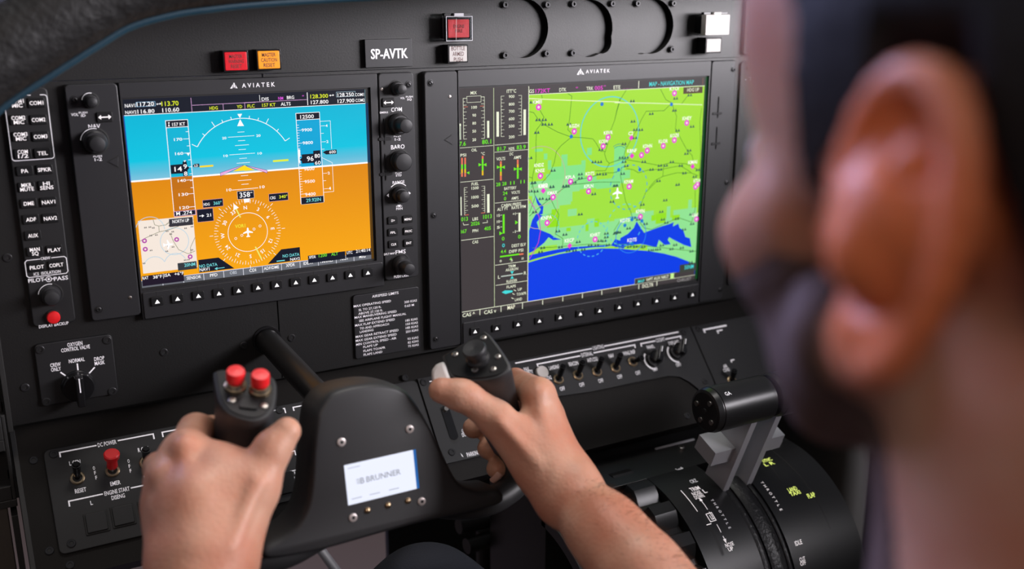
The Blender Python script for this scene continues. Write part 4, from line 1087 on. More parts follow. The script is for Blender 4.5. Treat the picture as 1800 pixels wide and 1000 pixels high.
a = P3.at(252, 325); b.arc(a[0], a[1], 2.1, 0, 2 * PI, .5, AH + .06, WHITE, 20); b.poly(circ(a[0], a[1], .9, 12), AH + .07, WHITE); b.stroke([(a[0] - 4, a[1]), (a[0] - 2, a[1])], .6, AH + .06, WHITE); b.stroke([(a[0] + 2, a[1]), (a[0] + 4, a[1])], .6, AH + .06, WHITE)
tick = [(118, 188), (130, 306), (145, 425), (163, 540), (178, 655), (192, 770), (207, 884), (258, 182), (268, 298), (283, 414), (300, 530), (315, 645), (330, 760), (344, 874)]
for x, y in tick:
    a = P.at(x, y); b.poly([(a[0] - 1, a[1] + .5), (a[0] + 1, a[1] + .5), (a[0], a[1] - .6)], AH + .06, PLATE)
b.obj('lettering', AUD)

# ================================================================== oxygen valve
OP = HP + 3.0
c4 = (0, 560, 4.547)
OXG = thing('oxygen_valve_plate', 'black oxygen control valve plate with a large rotary knob, below the key column', 'control panel', FM, -14, -235, HP)
o0 = FM.pix(61, 604, OP); o1 = FM.pix(206.5, 692, OP); o2 = FM.pix(198.5, 589, OP); o3 = FM.pix(71.5, 715, OP)
b = MBa(-14, -235, HP); b.prism(rrect((o0[0] + o3[0]) / 2, (o1[1] + o3[1]) / 2, (o1[0] + o2[0]) / 2, (o0[1] + o2[1]) / 2, 4), HP + .1, OP, PLATE, .7); b.obj('plate', OXG)
for q in ((320, 248), (855, 172), (897, 580), (370, 665)):
    a = FM.pix(*cp(c4, *q), OP); inst(SCR_W, 'screw', OXG, (a[0] + 14, a[1] + 235, OP - HP))
b = MBa(-14, -235, HP); P = Px(b, FM, OP, c4, .06)
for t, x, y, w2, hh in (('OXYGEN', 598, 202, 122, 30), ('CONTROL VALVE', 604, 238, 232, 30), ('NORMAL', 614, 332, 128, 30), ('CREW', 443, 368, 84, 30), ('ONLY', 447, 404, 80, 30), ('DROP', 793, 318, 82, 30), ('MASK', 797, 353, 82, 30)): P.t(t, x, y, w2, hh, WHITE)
for q in (((483, 428), (545, 470)), ((617, 358), (625, 420)), ((757, 388), (710, 440))): P.l(q, 10, WHITE, snap=False)
b.obj('lettering', OXG)
a = FM.pix(137, 677, OP)
b = MB(); b.lathe([(13.6, 0), (13.4, 1.2), (12.6, 2.0), (12.4, 7), (11.8, 7.8)], 0, 0, GLOSSB, n=40)
b.obj('rotary_knob', OXG, (a[0] + 14, a[1] + 235, OP - HP))
kn = OXG.children[-1] if False else [o for o in OXG.children if o.name.startswith('rotary_knob')][0]
b = MB(); b.prism(rrect(-3.2, -13.5, 3.2, 13.2, 1.5), 0, 12, GLOSSB, 1.2); b.stroke([(0, 0), (0, 12.5)], .9, 12.05, WHITE); b.obj('grip_bar', kn, (0, 0, 7.5))

# ================================================================== placards
AS = HP + 2.6
c5 = (580, 480, 5)
ASP = thing('airspeed_placard', 'black placard titled airspeed limits, between the two displays', 'placard', FM, 266, -235, HP)
o0 = FM.pix(619, 520, AS); o2 = FM.pix(735, 503.5, AS); o1 = FM.pix(740, 611, AS); o3 = FM.pix(626.5, 632.5, AS)
b = MBa(266, -235, HP); b.prism(rrect((o0[0] + o3[0]) / 2, (o1[1] + o3[1]) / 2, (o1[0] + o2[0]) / 2, (o0[1] + o2[1]) / 2, 3), HP + .1, AS, BEZEL, .6)
b.obj('plate', ASP)
b = MBa(266, -235, HP); P = Px(b, FM, AS, c5, .06)
P.t('AIRSPEED LIMITS', 487, 188, 234, 22, WHITE)
for t, x0, y0, x1, y1 in (('MAX OPERATING SPEED', 208, 292, 536, 244), ('SL TO 27,120 ft.', 252, 325, 450, 295), ('ABOVE 27,120 ft.', 250, 357, 464, 325), ('MAX MANEUVERING SPEED', 216, 390, 586, 336), ('SEE AIRPLANE FLIGHT MANUAL', 256, 420, 670, 356), ('MAX FLAP EXTEND SPEED', 220, 460, 570, 406), ('TO AND APPROACH', 262, 486, 518, 448), ('LANDING', 262, 516, 382, 500),
                          ('MAX GEAR RETRACT SPEED', 226, 562, 602, 498), ('MAX GEAR EXTEND SPEED', 226, 596, 586, 536), ('MIN CONTROL SPEED - AIR', 230, 628, 584, 570), ('FLAPS UP', 292, 650, 420, 628), ('FLAPS TO/APR', 294, 685, 486, 652), ('FLAPS LAND', 296, 718, 460, 690),
                          ('200 KIAS', 654, 254, 764, 240), ('0.63 M', 656, 288, 738, 280), ('185 KIAS', 664, 416, 770, 402), ('150 KIAS', 666, 448, 772, 434), ('185 KIAS', 666, 482, 774, 466), ('250 KIAS', 666, 516, 776, 498), ('93 KIAS', 682, 578, 777, 564), ('82 KIAS', 684, 610, 779, 596), ('75 KIAS', 686, 642, 780, 628)):
    a = P.at(x0, y0); e = P.at(x1, y1); b.text(t, a[0], (a[1] + e[1]) / 2, 2.25, WHITE, AS + .06, w=e[0] - a[0], align='l')
b.obj('lettering', ASP)
REG = thing('registration_plate', 'black plate lettered SP-AVTK, standing off the panel', 'placard', FM, 275, 18, HP)
RP = HP + 5
o0 = FM.pix(641, 69.5, RP); o1 = FM.pix(725, 116.5, RP)
b = MBa(275, 18, HP); b.prism(rrect(o0[0], o1[1], o1[0], o0[1], .6), HP + .1, RP, BEZEL, .3); b.obj('plate', REG)
b = MBa(275, 18, HP); P = Px(b, FM, RP, (350, 40, 4.5), .06); P.t('SP-AVTK', 1504, 243, 290, 78, LITW if False else WHITE); P.t('SP-AVTK', 1507, 243, 290, 78, WHITE, .01); b.obj('lettering', REG)


# ================================================================== push button lights
def pushlight(name, label, x0, y0, x1, y1, h, lens, texts, tm, cap, clear=False):
    H = HP + h
    a = FM.pix(x0, y0, H); c_ = FM.pix(x1, y1, H); cx, cy_ = (a[0] + c_[0]) / 2, (a[1] + c_[1]) / 2; w2, h2 = (c_[0] - a[0]) / 2, (a[1] - c_[1]) / 2
    o = thing(name, label, 'light', FM, cx, cy_, HP)
    b = MB(); b.prism(rrect(-w2, -h2, w2, h2, .6), 0.1, h - 1.2, GLOSSB, .2, holes=[])
    b.prism(rrect(-w2, -h2, w2, h2, .6), h - 1.2, h, GLOSSB, .3, holes=[rrect(-w2 + 1, -h2 + 1, w2 - 1, h2 - 1)]); b.obj('housing', o)
    b = MB(); b.prism(rrect(-w2 + 1.2, -h2 + 1.2, w2 - 1.2, h2 - 1.2, .8), 0, 1.6, lens, .5); ln = b.obj('lens', o, (0, 0, h - 1.2))
    if texts:
        b = MB(); n = len(texts)
        for i, t in enumerate(texts): b.text(t, 0, ((n - 1) / 2 - i) * cap * 1.35, cap, tm, 1.66, w=min(len(t) * cap * .62, w2 * 1.5))
        b.obj('lettering', ln)
    if clear:
        b = MB()
        W2, H2 = w2 + 1.6, h2 + 1.8
        b.prism(rrect(-W2, -H2, W2, H2, .4), h - 5, h + 2.4, clear, .4, holes=[]) if clear is not CLEAR else None
        if clear is CLEAR:
            b.prism(rrect(-W2, -H2, W2, H2, .4), h + 1.0, h + 2.0, CLEAR, .2)
            for q in (rrect(-W2, -H2, -W2 + .9, H2), rrect(W2 - .9, -H2, W2, H2), rrect(-W2, -H2, W2, -H2 + .9)): b.prism(q, h - 5, h + .99, CLEAR)
            b.stroke([(-3.5, -H2 + 1), (-3, H2 - 2)], .35, h + 2.05, LENSW)
            b.stroke(rrect(-W2 + .3, -H2 + .3, W2 - .3, H2 - .3), .45, h + 2.05, ALU, True)
        b.obj('guard_cover', o)
        b = MB(); b.box(-5, H2, h - 4, 5, H2 + 2.6, h + 1.5, clear if clear is not CLEAR else ALU, .3); b.box(-W2, H2 + .2, h - 6, W2, H2 + 2.6, h - 1.5, GLOSSB, .2); b.obj('guard_hinge', o)
    return o


pushlight('warning_light', 'square red master warning light, immediately left of the amber one', 391, 89.5, 438, 125.5, 11, LENSR, ['MASTER', 'WARNING', 'RESET'], PRINTD, 3.0)
pushlight('caution_light', 'amber master caution reset light above the left display', 450, 87.5, 495, 122.5, 11, LENSA, ['MASTER', 'CAUTION', 'RESET'], PRINTD, 3.2)
pushlight('fire_switch', 'red push switch under a clear hinged guard, above the right display', 785, 32, 826.5, 68, 14, LENSP, ['ENGINE', 'FIRE'], PRINTD, 3.0, clear=CLEAR)
pushlight('bottle_switch', 'small white push light reading bottle armed push, below the guarded red one', 787, 79, 823, 110, 12, LENSW, ['BOTTLE', 'ARMED', 'PUSH'], PRINTD, 3.8)
pushlight('fire_switch', 'push switch under a white glaring guard, right of the round blanked holes', 1241, 29, 1277, 58, 18, LENSW, None, None, 3, clear=LENSW)
pushlight('bottle_switch', 'small blank white push light below the white guarded switch', 1241, 66.5, 1267.5, 93, 15, LENSW, None, None, 3)

# ================================================================== right hand plates
RX0 = FM.pix(1310, 50, HP + 4)[0]; rz = FM.pix(1312, 97, HP + 4)[1]
SRC = thing('selector_panel', 'raised black selector plate with spare and arm markings, top right beside the face', 'control panel', FM, RX0 + 60, rz + 45, HP)
b = MBa(RX0 + 60, rz + 45, HP); b.prism(rrect(RX0, rz, RX0 + 120, rz + 90, 4), HP + .1, HP + 4, PLATE, .8); b.obj('plate', SRC)
b = MBa(RX0 + 60, rz + 45, HP); P = Px(b, FM, HP + 4, CH, .06)
P.t('SPARE', 1410, 148, 52, 26, WHITE); P.t('SPARE', 1360, 190, 52, 26, WHITE); P.t('SPARE', 1345, 268, 52, 26, WHITE); P.t('ARM', 1354, 345, 48, 28, WHITE); P.t('INT', 1396, 388, 40, 22, WHITE); P.t('SEP', 1396, 420, 40, 22, WHITE)
P.l([(1355, 60), (1440, 54)], 9, WHITE, snap=False)
for q in (((1395, 212), (1405, 220)), ((1380, 268), (1398, 268)), ((1388, 322), (1402, 312)), ((1415, 355), (1422, 342)), ((1425, 176), (1430, 186))): P.l(q, 6, WHITE, snap=False)
b.obj('lettering', SRC)
for q in ((1300, 58), (1287, 430)):
    a = FM.pix(*cp(CH, *q), HP + 4); inst(SCR, 'screw', SRC, (a[0] - RX0 - 60, a[1] - rz - 45, 4))
b = MBa(RX0 + 60, rz + 45, HP); b.lathe([(9, HP + 4), (8.6, HP + 14), (4, HP + 15)], RX0 + 38, FM.pix(1360, 48, HP + 4)[1], KNOB, n=28); b.obj('selector_knob', SRC)
TOR = thing('copilot_panel', 'plain dark plate with one corner screw, right of the map display beside the face', 'control panel', FM, RX0 + 60, -120, HP)
b = MBa(RX0 + 60, -120, HP); b.prism(rrect(RX0 - 1, -262, RX0 + 120, -2, 4), HP + .1, HP + 2.5, PLATE, .7); b.obj('plate', TOR)
b = MBa(RX0 + 60, -120, HP); P = Px(b, FM, HP + 2.5, CH, .06); P.t('- T', 1285, 692, 68, 30, WHITE); P.l([(1345, 588), (1332, 612), (1332, 640)], 5, WHITE, snap=False); b.obj('lettering', TOR)
a = FM.pix(1316, 119, HP + 2.5); inst(SCR, 'screw', TOR, (a[0] - RX0 - 60, a[1] + 120, 2.5))
# ================================================================== lower console
LH = -2.5
LOW = thing('lower_console', 'sloping dark console shelf under the instrument panel carrying the switch plates', 'console', FL, 0, 0, 0)
b = MB(); b.prism(rrect(-70, -75, 900, 62), LH - 4, LH, CONSOLE); b.obj('console_body', LOW)
b = MB(); b.prism(rrect(-70, -76, 900, -75), LH - 24, LH, CONSOLE); b.obj('console_lip', LOW)
b = MB(); b.box(-74, -76, LH - 60, -70, 60, LH + .6, GREYM, .3); b.obj('console_flange', LOW)
screws(LOW, FL, LH, ((59, 809), (87, 968), (123, 993)), SCR_W)
screws(LOW, FL, LH, ((1207.6, 731),), SCR_W)


class TBm: pass


def toggle(parent, fr, h, px, py, ox=0, oy=0, lean=(0.0, 0.45), L=19, red=False, ring=None, bat=False):
    a = fr.pix(px, py, h)
    o = bpy.data.objects.new('toggle_switch', None)
    b = MB(); b.lathe([(6.0, 0), (6.0, 1.0), (5.2, 1.6), (4.0, 1.6), (3.9, 0.4), (1, .3)], 0, 0, BRASS, n=24, mats=[BRASS, BRASS, BRASS, DARK, DARK])
    n = b.obj('toggle_nut', parent, (a[0] - ox, a[1] - oy, h))
    b = MB(); d = np.array([lean[0], lean[1], 1.0]); d /= np.linalg.norm(d)
    if red:
        b.tube([d * 0, d * 6], [2.6, 2.4], STEEL, 12); p = [d * q for q in (5, 6, 15, 17, 21, 22)]; b.tube(p, [4.2, 4.6, 4.2, 6.4, 6.6, 5.6], RED, 20)
    else:
        p = [d * q for q in (0, 3, 5, L * .8, L * .86, L)]; b.tube(p, [2.2, 2.6, 2.9, 3.5, 3.6, 2.6], GLOSSB, 14)
        q = d * (L * .9); b.tube([q - d * .3, q + d * .3], [3.75, 3.75], SCREW, 14)
    b.obj('toggle_lever', n, (0, 0, .5), label='red locking toggle cap' if red else None)
    bpy.data.objects.remove(o)
    return n


def outline(mb, fr, h, pts, w, m, crop=None):
    P = Px(mb, fr, h, crop or (0, 0, 1), .06); P.l(pts, w, m)


# left plate: DC power and engine start
DCP = thing('switch_panel', 'lower left switch plate marked DC power and engine start, with the red capped toggle', 'switch panel', FL, 120, -10, LH)
b = MBa(120, -10, LH); b.prism(rrect(-51, -56.5, 298, 36, 5), LH + .1, 0, PLATE, .6); b.obj('plate', DCP)
cn = (60, 740, 3.846); co = (240, 600, 2.5)
for x, y in ((293, 385), (758, 280)): px, py = cp(cn, x, y); toggle(DCP, FL, 0, px, py, 120, -10, L=18).location.z = -LH * MM
px, py = cp(cn, 530, 335); toggle(DCP, FL, 0, px, py, 120, -10, red=True).location.z = -LH * MM
b = MBa(120, -10, LH); P = Px(b, FL, 0, cn, .06); PO = Px(b, FL, 0, co, .06)
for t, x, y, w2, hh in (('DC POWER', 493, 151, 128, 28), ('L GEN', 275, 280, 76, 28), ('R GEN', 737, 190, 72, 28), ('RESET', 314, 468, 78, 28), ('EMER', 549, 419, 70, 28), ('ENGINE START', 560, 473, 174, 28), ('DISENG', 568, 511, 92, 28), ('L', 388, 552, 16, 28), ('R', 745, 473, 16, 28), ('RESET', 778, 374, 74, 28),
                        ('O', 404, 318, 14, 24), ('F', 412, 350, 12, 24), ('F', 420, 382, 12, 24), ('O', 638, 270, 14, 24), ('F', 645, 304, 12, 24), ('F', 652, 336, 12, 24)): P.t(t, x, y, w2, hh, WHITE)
for q in (((178, 245), (172, 213), (422, 163)), ((565, 133), (805, 90), (811, 122)), ((240, 578), (235, 542), (465, 495)), ((653, 453), (900, 404), (905, 436)), ((872, 108), (867, 76), (1000, 50))): P.l(q, 9, WHITE)
for q in (((585, 307), (650, 294), (656, 315)), ((692, 305), (687, 290), (760, 276)), ((650, 490), (695, 481), (701, 500)), ((628, 600), (633, 642)), ((665, 592), (676, 590)), ((712, 563), (677, 570), (684, 613), (712, 607))): PO.l(q, 5, WHITE)
PO.p([(628, 594), (616, 612), (640, 607)], WHITE)
for t, x, y, w2, hh in (('0', 731, 312, 9, 14), ('R', 697, 577, 8, 12), ('TANK', 700, 598, 34, 12)): PO.t(t, x, y, w2, hh, WHITE)
b.obj('lettering', DCP)
for i, q in enumerate(((330, 640, 505, 735), (515, 592, 680, 690), (700, 556, 862, 650))):
    a = FL.pix(*cp(cn, q[0] + 10, q[1] - 5), 0); e = FL.pix(*cp(cn, q[2], q[3]), 0)
    b = MB(); w2 = 9.6; 
    b.prism(rrect(-w2, -w2, w2, w2, 1), 0, .9, DARK, .3); b.prism(rrect(-w2 + 1.4, -w2 + 1.4, w2 - 1.4, w2 - 1.4, 1.0), .8, 2.2, PLATE, .5)
    b.obj('engine_button', DCP, ((a[0] + e[0]) / 2 - 120, (a[1] + e[1]) / 2 + 10, -LH))
b = MB(); b.prism(rrect(-9, -10, 9, 10, 1), 0, 3, KEY, .6); a = FL.pix(*cp(co, 652, 625), 0); b.obj('selector_key', DCP, (a[0] - 120, a[1] + 10, -LH))
screws(DCP, FL, 0, (cp(cn, 132, 225), cp(cn, 252, 828), cp(co, 628, 303)), SCR_W, 120, -10, LH)

# right plate: lighting, gear, with arched cut-out
LIT_P = thing('switch_panel', 'centre switch plate marked lighting, with five toggles and two dimmer knobs', 'switch panel', FL, 480, -10, LH)
b = MBa(480, -10, LH)
arch = [FL.pix(955, 700, 0), FL.pix(1040, 688, 0), FL.pix(1120, 671, 0), FL.pix(1176, 660.5, 0), FL.pix(1195, 662, 0), FL.pix(1212, 671, 0), FL.pix(1226, 682, 0), FL.pix(1243, 700, 0)]
arch = [(a[0], a[1]) for a in arch]
O = [(299.6, 36.5), (299.6, -56.5), (345, -56.5), (372, -52), (388, -38), (400, -20), (412, -14), (425, arch[0][1])] + arch + [(634, -56.5), (650.5, -56.5), (650.5, 36.5)]
b.prism(O, LH + .1, 0, PLATE, .35); b.obj('plate', LIT_P)
cq = (880, 560, 4.286); crr = (740, 560, 3.333)
for x, y in ((435, 457), (582, 427), (725, 400), (865, 371)): toggle(LIT_P, FL, 0, *cp(cq, x, y), 480, -10, lean=(0.12, .55), L=19).location.z = -LH * MM
toggle(LIT_P, FL, 0, *cp(cq, 995, 325), 480, -10, lean=(.35, -.15), L=15).location.z = -LH * MM
for x, y in ((1150, 310), (1325, 255)):
    a = FL.pix(*cp(cq, x, y), 0); b = MB(); b.lathe([(8.6, 0), (8.4, 10), (7.6, 11)], 0, 0, GLOSSB, n=26); k = b.obj('dimmer_knob', LIT_P, (a[0] - 480, a[1] + 10, -LH))
    b = MB(); b.prism(rrect(-2.4, -9.5, 2.4, 9.5, .8), 0, 9, GLOSSB, .7); b.stroke([(0, 2), (0, 9)], .8, 9.05, WHITE); o = b.obj('pointer_bar', k, (0, 0, 11)); o.rotation_euler = (0, 0, -.6)
a = FL.pix(*cp(cq, 308, 408), 0); b = MB(); b.lathe([(7.2, 0), (7.0, 3), (6.2, 3.6), (3, 3.0), (.1, 2.9)], 0, 0, LENSW, n=26); b.obj('round_button', LIT_P, (a[0] - 480, a[1] + 10, -LH))
b = MBa(480, -10, LH); P = Px(b, FL, 0, cq, .06); PR = Px(b, FL, 0, crr, .06)
for q in (((110, 336), (690, 232)), ((780, 208), (1340, 102)), ((282, 362), (277, 343), (600, 280)), ((700, 258), (1010, 200), (1014, 220)), ((1062, 210), (1056, 189), (1165, 168)), ((1240, 155), (1354, 131), (1359, 152))): P.l(q, 10, WHITE)
for t, x, y, w2, hh in (('LIGHTING', 735, 216, 84, 30), ('EXTERNAL', 650, 268, 86, 30), ('COCKPIT', 1203, 160, 66, 28), ('LANDING', 403, 366, 78, 30), ('BEACON', 548, 338, 72, 30), ('ANTI COLL', 693, 308, 84, 30), ('NAV', 833, 279, 38, 30), ('WING INSP', 968, 256, 92, 30), ('PANEL', 1130, 212, 56, 26), ('DISPLAYS', 1303, 180, 78, 26),
                        ('OFF', 465, 527, 38, 30), ('OFF', 612, 497, 38, 30), ('OFF', 755, 467, 38, 30), ('OFF', 897, 437, 38, 30), ('OFF', 1035, 408, 38, 30), ('OFF', 1163, 382, 38, 26), ('OFF', 1340, 347, 38, 26), ('PAX', 195, 380, 38, 28), ('SAFETY', 212, 403, 62, 28), ('TDG', 362, 446, 40, 28)): P.t(t, x, y, w2, hh, WHITE)
for x, y in ((1150, 310), (1325, 258)):
    c_ = P.at(x, y); b.arc(c_[0], c_[1], 11.6, PI * .72, PI * 1.45, 2.0, .06, WHITE)
for t, x, y, w2, hh in (('GEAR', 258, 656, 38, 24), ('DOWN', 265, 677, 50, 22), ('PARKING', 306, 790, 76, 26), ('F', 354, 712, 10, 20)): PR.t(t, x, y, w2, hh, WHITE)
PR.l(((50, 369), (66, 366)), 6, WHITE); PR.p([(231, 788), (240, 796), (250, 812), (240, 806)], WHITE)
a = PR.at(132, 520); e = PR.at(212, 730)
b.prism(rrect(-4.8 + (a[0] + e[0]) / 2, e[1], 4.8 + (a[0] + e[0]) / 2, a[1] + 2, 4.6), 0, .12, DARK)
b.obj('lettering', LIT_P)
b = MB(); b.prism(rrect(-4.6, -18, 4.6, 19, 4.4), 0, .8, GLOSSB, .3); b.lathe([(2.5, .8), (2.4, 4)], 0, 15, STEEL, n=16); b.obj('gear_lever_slot', LIT_P, ((a[0] + e[0]) / 2 - 480, (a[1] + e[1]) / 2 + 12, -LH))
screws(LIT_P, FL, 0, (cp(cq, 1380, 105), cp(cq, 1540, 475), cp(crr, 15, 375), cp(crr, 180, 783), (712, 664)), SCR_W, 480, -10, LH)

AIR = thing('switch_panel', 'lower right switch plate marked air cond, half hidden by the face', 'switch panel', FL, 740, -10, LH)
b = MBa(740, -10, LH); b.prism(rrect(652, -56.5, 860, 36.5, .5), LH + .1, 0, PLATE, .35); b.obj('plate', AIR)
b = MBa(740, -10, LH); P = Px(b, FL, 0, cq, .06)
P.l(((1540, 107), (1531, 84), (1700, 48)), 13, WHITE); P.l(((1641, 113), (1634, 92), (1670, 82)), 10, WHITE); P.l(((1742, 330), (1736, 314), (1760, 308)), 8, WHITE)
P.t('AIR', 1692, 358, 30, 26, WHITE); P.t('COND', 1702, 386, 48, 26, WHITE); b.obj('lettering', AIR)
toggle(AIR, FL, 0, *cp(cq, 1742, 468), 740, -10, lean=(-.1, .6), L=16).location.z = -LH * MM
screws(AIR, FL, 0, (cp(cq, 1490, 80), cp(cq, 1698, 545)), SCR_W, 740, -10, LH)

# ================================================================== floor and side frame
b = MB(); b.rect(-1500, -2500, 2500, 1500, 0, TAPE)
fl = b.obj('floor'); fl.location = (0, 0, -.98); fl['kind'] = 'structure'
b = MB(); b.box(330, -975, -200, 2200, 150, -190, DARK); b.box(-600, -430, -200, 330, 150, -190, DARK)  # black sheets added to darken the footwell and stop windshield light leaking through
bk = b.obj('footwell_blocker'); bk.matrix_world = FM.matrix(); tag(bk, 'plain black bulkhead closing the footwell beneath the sloping console', 'panel')
b = MB(); b.box(-150, -980, 1150, 2200, 55, 1180, DARK)  # unseen side wall, added to keep low window light off the lower panel
wr = b.obj('light_block_wall'); wm = Matrix.Identity(4); wm[0][:3] = (0, 0, 1); wm[1][:3] = (-1, 0, 0); wm[2][:3] = (0, 1, 0); wr.matrix_world = wm; wr['kind'] = 'structure'
SID = thing('side_frame', 'grey slotted aluminium rails of the cockpit frame at the far left edge', 'frame', FM, -90, -300, 0)


def boxp(px0, py0, px1, py1, h0, h1, m, name, par, ox, oy, bev=.6, **k):
    a = FM.pix(px0, py0, h1); e = FM.pix(px1, py1, h1)
    b = MBa(ox, oy, 0); b.box(min(a[0], e[0]), min(a[1], e[1]), h0, max(a[0], e[0]), max(a[1], e[1]), h1, m, bev); return b.obj(name, par, **k)


b = MBa(-90, -300, 0)
b.box(-125, -268, -70, -77, -140, -14, GREYM, 1); b.obj('upright_rail', SID)
b = MBa(-90, -300, 0)
z0 = -312
for x0, y0, x1, y1 in ((-125, -290, -79, -268), (-125, -300, -112, -290), (-96, -300, -79, -290), (-125, -345, -108, -332), (-94, -345, -79, -332), (-79, -345, -76, -268), (-125, -352, -76, -345)): b.box(x0, y0, -40, x1, y1, -6, DARK if y1 > -300 and x1 > -100 and False else GREYM, .8)
b.box(-125, -335, -60, -80, -290, -20, DARK); b.obj('slotted_rail', SID)
b = MBa(-90, -300, 0); b.box(-150, -700, -60, -84, -352, -8, GREYB, 1); b.box(-82, -700, -50, -77, -360, -6, GREYM, .5); b.obj('lower_board', SID)

# ================================================================== glareshield roll
GLS = thing('glareshield_roll', 'padded black leather roll with blue piping curving across the top left corner', 'glareshield', FM, 60, 60, 120)
path = []; pip = []
for px, py, r in ((-175, 205, 0), (-100, 152, 0), (-40, 108, 0), (60, 48, 0), (112, 16, 0), (187, -26, 0), (275, -50, 0), (350, -60, 0), (450, -68, 0), (650, -76, 0), (900, -80, 0), (1200, -84, 0), (1500, -88, 0), (1750, -90, 0)):
    p = FM.pix(px, py, 120); path.append((p[0], p[1], 120)); 
b = MBa(60, 60, 120)
rad = [32, 32, 31, 30, 30, 30, 30, 30, 30, 30, 30, 30, 30, 30]
import itertools


def smooth_path(P, R, n=6):
    P = [np.array(p, float) for p in P]; out = []; ro = []
    for i in range(len(P) - 1):
        p0 = P[max(i - 1, 0)]; p1 = P[i]; p2 = P[i + 1]; p3 = P[min(i + 2, len(P) - 1)]
        for k in range(n):
            t = k / n
            out.append(.5 * ((2 * p1) + (-p0 + p2) * t + (2 * p0 - 5 * p1 + 4 * p2 - p3) * t * t + (-p0 + 3 * p1 - 3 * p2 + p3) * t ** 3)); ro.append(R[i] * (1 - t) + R[i + 1] * t)
    out.append(P[-1]); ro.append(R[-1])
    return out, ro


sp, sr = smooth_path(path, rad)
b.tube(sp, sr, GLARE, 28); b.obj('padding', GLS, sharp=60)
b = MBa(60, 60, 120)
pp = []
for i, p in enumerate(sp):
    t = sp[min(i + 1, len(sp) - 1)] - sp[max(i - 1, 0)]; t /= np.linalg.norm(t); nrm = np.array([t[1], -t[0], 0])
    pp.append(p + nrm * (sr[i] * 0.97) + np.array([0, 0, 8]))
b.tube(pp, 3.2, PIPING, 8); 
pp2 = [p - (q - p) * np.array([.93, .93, 0]) + np.array([0, 0, 6]) for p, q in zip(sp, pp)]
b.tube(pp2, 4.5, PIPING, 8); b.obj('piping', GLS, sharp=60)
# ================================================================== control yoke
def unit(v): v = np.array(v, float); return v / np.linalg.norm(v)


T10 = math.radians(10)
OY = pt(675, 800, 1); OY = CAMP + (OY - CAMP) * ((-879.38 + 640 + 879.38) / (OY - CAMP)[1])
FY = Frame(OY, (1, 0, 0), (0, math.sin(T10), math.cos(T10)), (0, -math.cos(T10), math.sin(T10)))
YOKE = thing('control_yoke', 'black control yoke with a small white screen in its hub, held by both hands', 'control yoke', FY)
YI = np.array([FY.ex, FY.ey, FY.ez])


def toY(p): return tuple(YI @ (np.array(p, float) - FY.o))


hub = [(566, 728), (585, 702), (620, 689), (665, 684), (700, 690), (722, 708), (745, 745), (768, 790), (786, 828), (800, 852), (818, 866), (850, 874), (876, 872), (878, 880), (845, 890), (800, 900), (740, 913), (690, 926), (640, 940), (580, 957), (530, 968), (482, 975), (470, 970), (500, 954), (528, 930), (546, 898), (553, 865), (556, 830), (559, 780)]
hp = [tuple(FY.pix(*q, 0)) for q in hub]
hp, _ = smooth_path([(a, b_, 0) for a, b_ in hp] + [(hp[0][0], hp[0][1], 0)], [1] * (len(hp) + 1), 4)
hp = ccw([(q[0], q[1]) for q in hp[:-1]])
N = len(hp); b = MB(); cxm = sum(q[0] for q in hp) / N; cym = sum(q[1] for q in hp) / N
vs = []; prof = [(0.0, 0.0), (-1.0, -.3), (-2.6, -1.8), (-3.8, -5), (-4.4, -12), (-4.4, -24), (-3.6, -38), (0, -46), (5, -50)]
for g, z in prof:
    q = inset(hp, g) if g else hp
    vs += [(p_[0], p_[1], z) for p_ in q]
fs = [((k + 1) * N + i, (k + 1) * N + (i + 1) % N, k * N + (i + 1) % N, k * N + i) for k in range(len(prof) - 1) for i in range(N)]
fs.append(tuple(range(N))); fs.append(tuple(range((len(prof) - 1) * N, len(prof) * N))[::-1])
b.add(vs, fs, HUBM); b.obj('hub', YOKE, sharp=50)
# shaft
e0 = FM.pix(469, 597, HP); b = MB(); p0 = np.array([e0[0], 6.6, e0[1]]); p1 = FY.o + FY.ez * -46 + FY.ex * -9 + FY.ey * 12
b.tube([toY(p0), toY(p1)], 10.8, SATIN, 32); b.obj('shaft', YOKE)
b = MBa(0, 0, 0); b.lathe([(13.5, HP), (13.3, HP + 1.4), (11.4, HP + 1.6), (11.2, HP - 2)], e0[0], e0[1], GLOSSB, n=36); b.obj('shaft_bushing', PAN)
# hub screen and fasteners
SCRM = glow('screen_white', (226, 230, 246), 1.15); SB = glow('screen_edge_blue', (40, 110, 190), .8); GT = glow('screen_grey_text', (150, 152, 165), 1.0)
q = [FY.pix(*a, 0) for a in ((603, 815), (728, 793), (740, 858), (613, 887))]
x0 = (q[0][0] + q[3][0]) / 2; x1 = (q[1][0] + q[2][0]) / 2; y1 = (q[0][1] + q[1][1]) / 2; y0 = (q[2][1] + q[3][1]) / 2
b = MB(); b.rect(x0, y0, x1 - 2.2, y1, .15, SCRM); b.rect(x1 - 2.2, y0, x1, y1, .15, SB)
P = Px(b, FY, 0, (480, 640, 2.78), .2); c_h = (x0 + x1 - 2) / 2
b.text('BRUNNER', c_h + 2, (y0 + y1) / 2 + 1, 4.2, GT, .2, w=27); b.text('B', c_h - 14.6, (y0 + y1) / 2 + 1, 4.4, GT, .2)
for k in (1.4, 0, -1.4): b.stroke([(c_h - 19, (y0 + y1) / 2 + 1 + k), (c_h - 16.4, (y0 + y1) / 2 + 1 + k)], .5, .2, GT)
for xx in (x0 + 7, x0 + 21, x0 + 36): b.stroke([(xx - 4, y0 + 4), (xx + 4, y0 + 4)], .5, .2, GT)
b.stroke([(x0 + 2.5, y1 - 3), (x0 + 12, y1 - 3)], .4, .2, GT)
b.obj('hub_screen', YOKE)
SLV = mat('screw_silver', (0.62, 0.56, 0.54), .4, metal=.6)
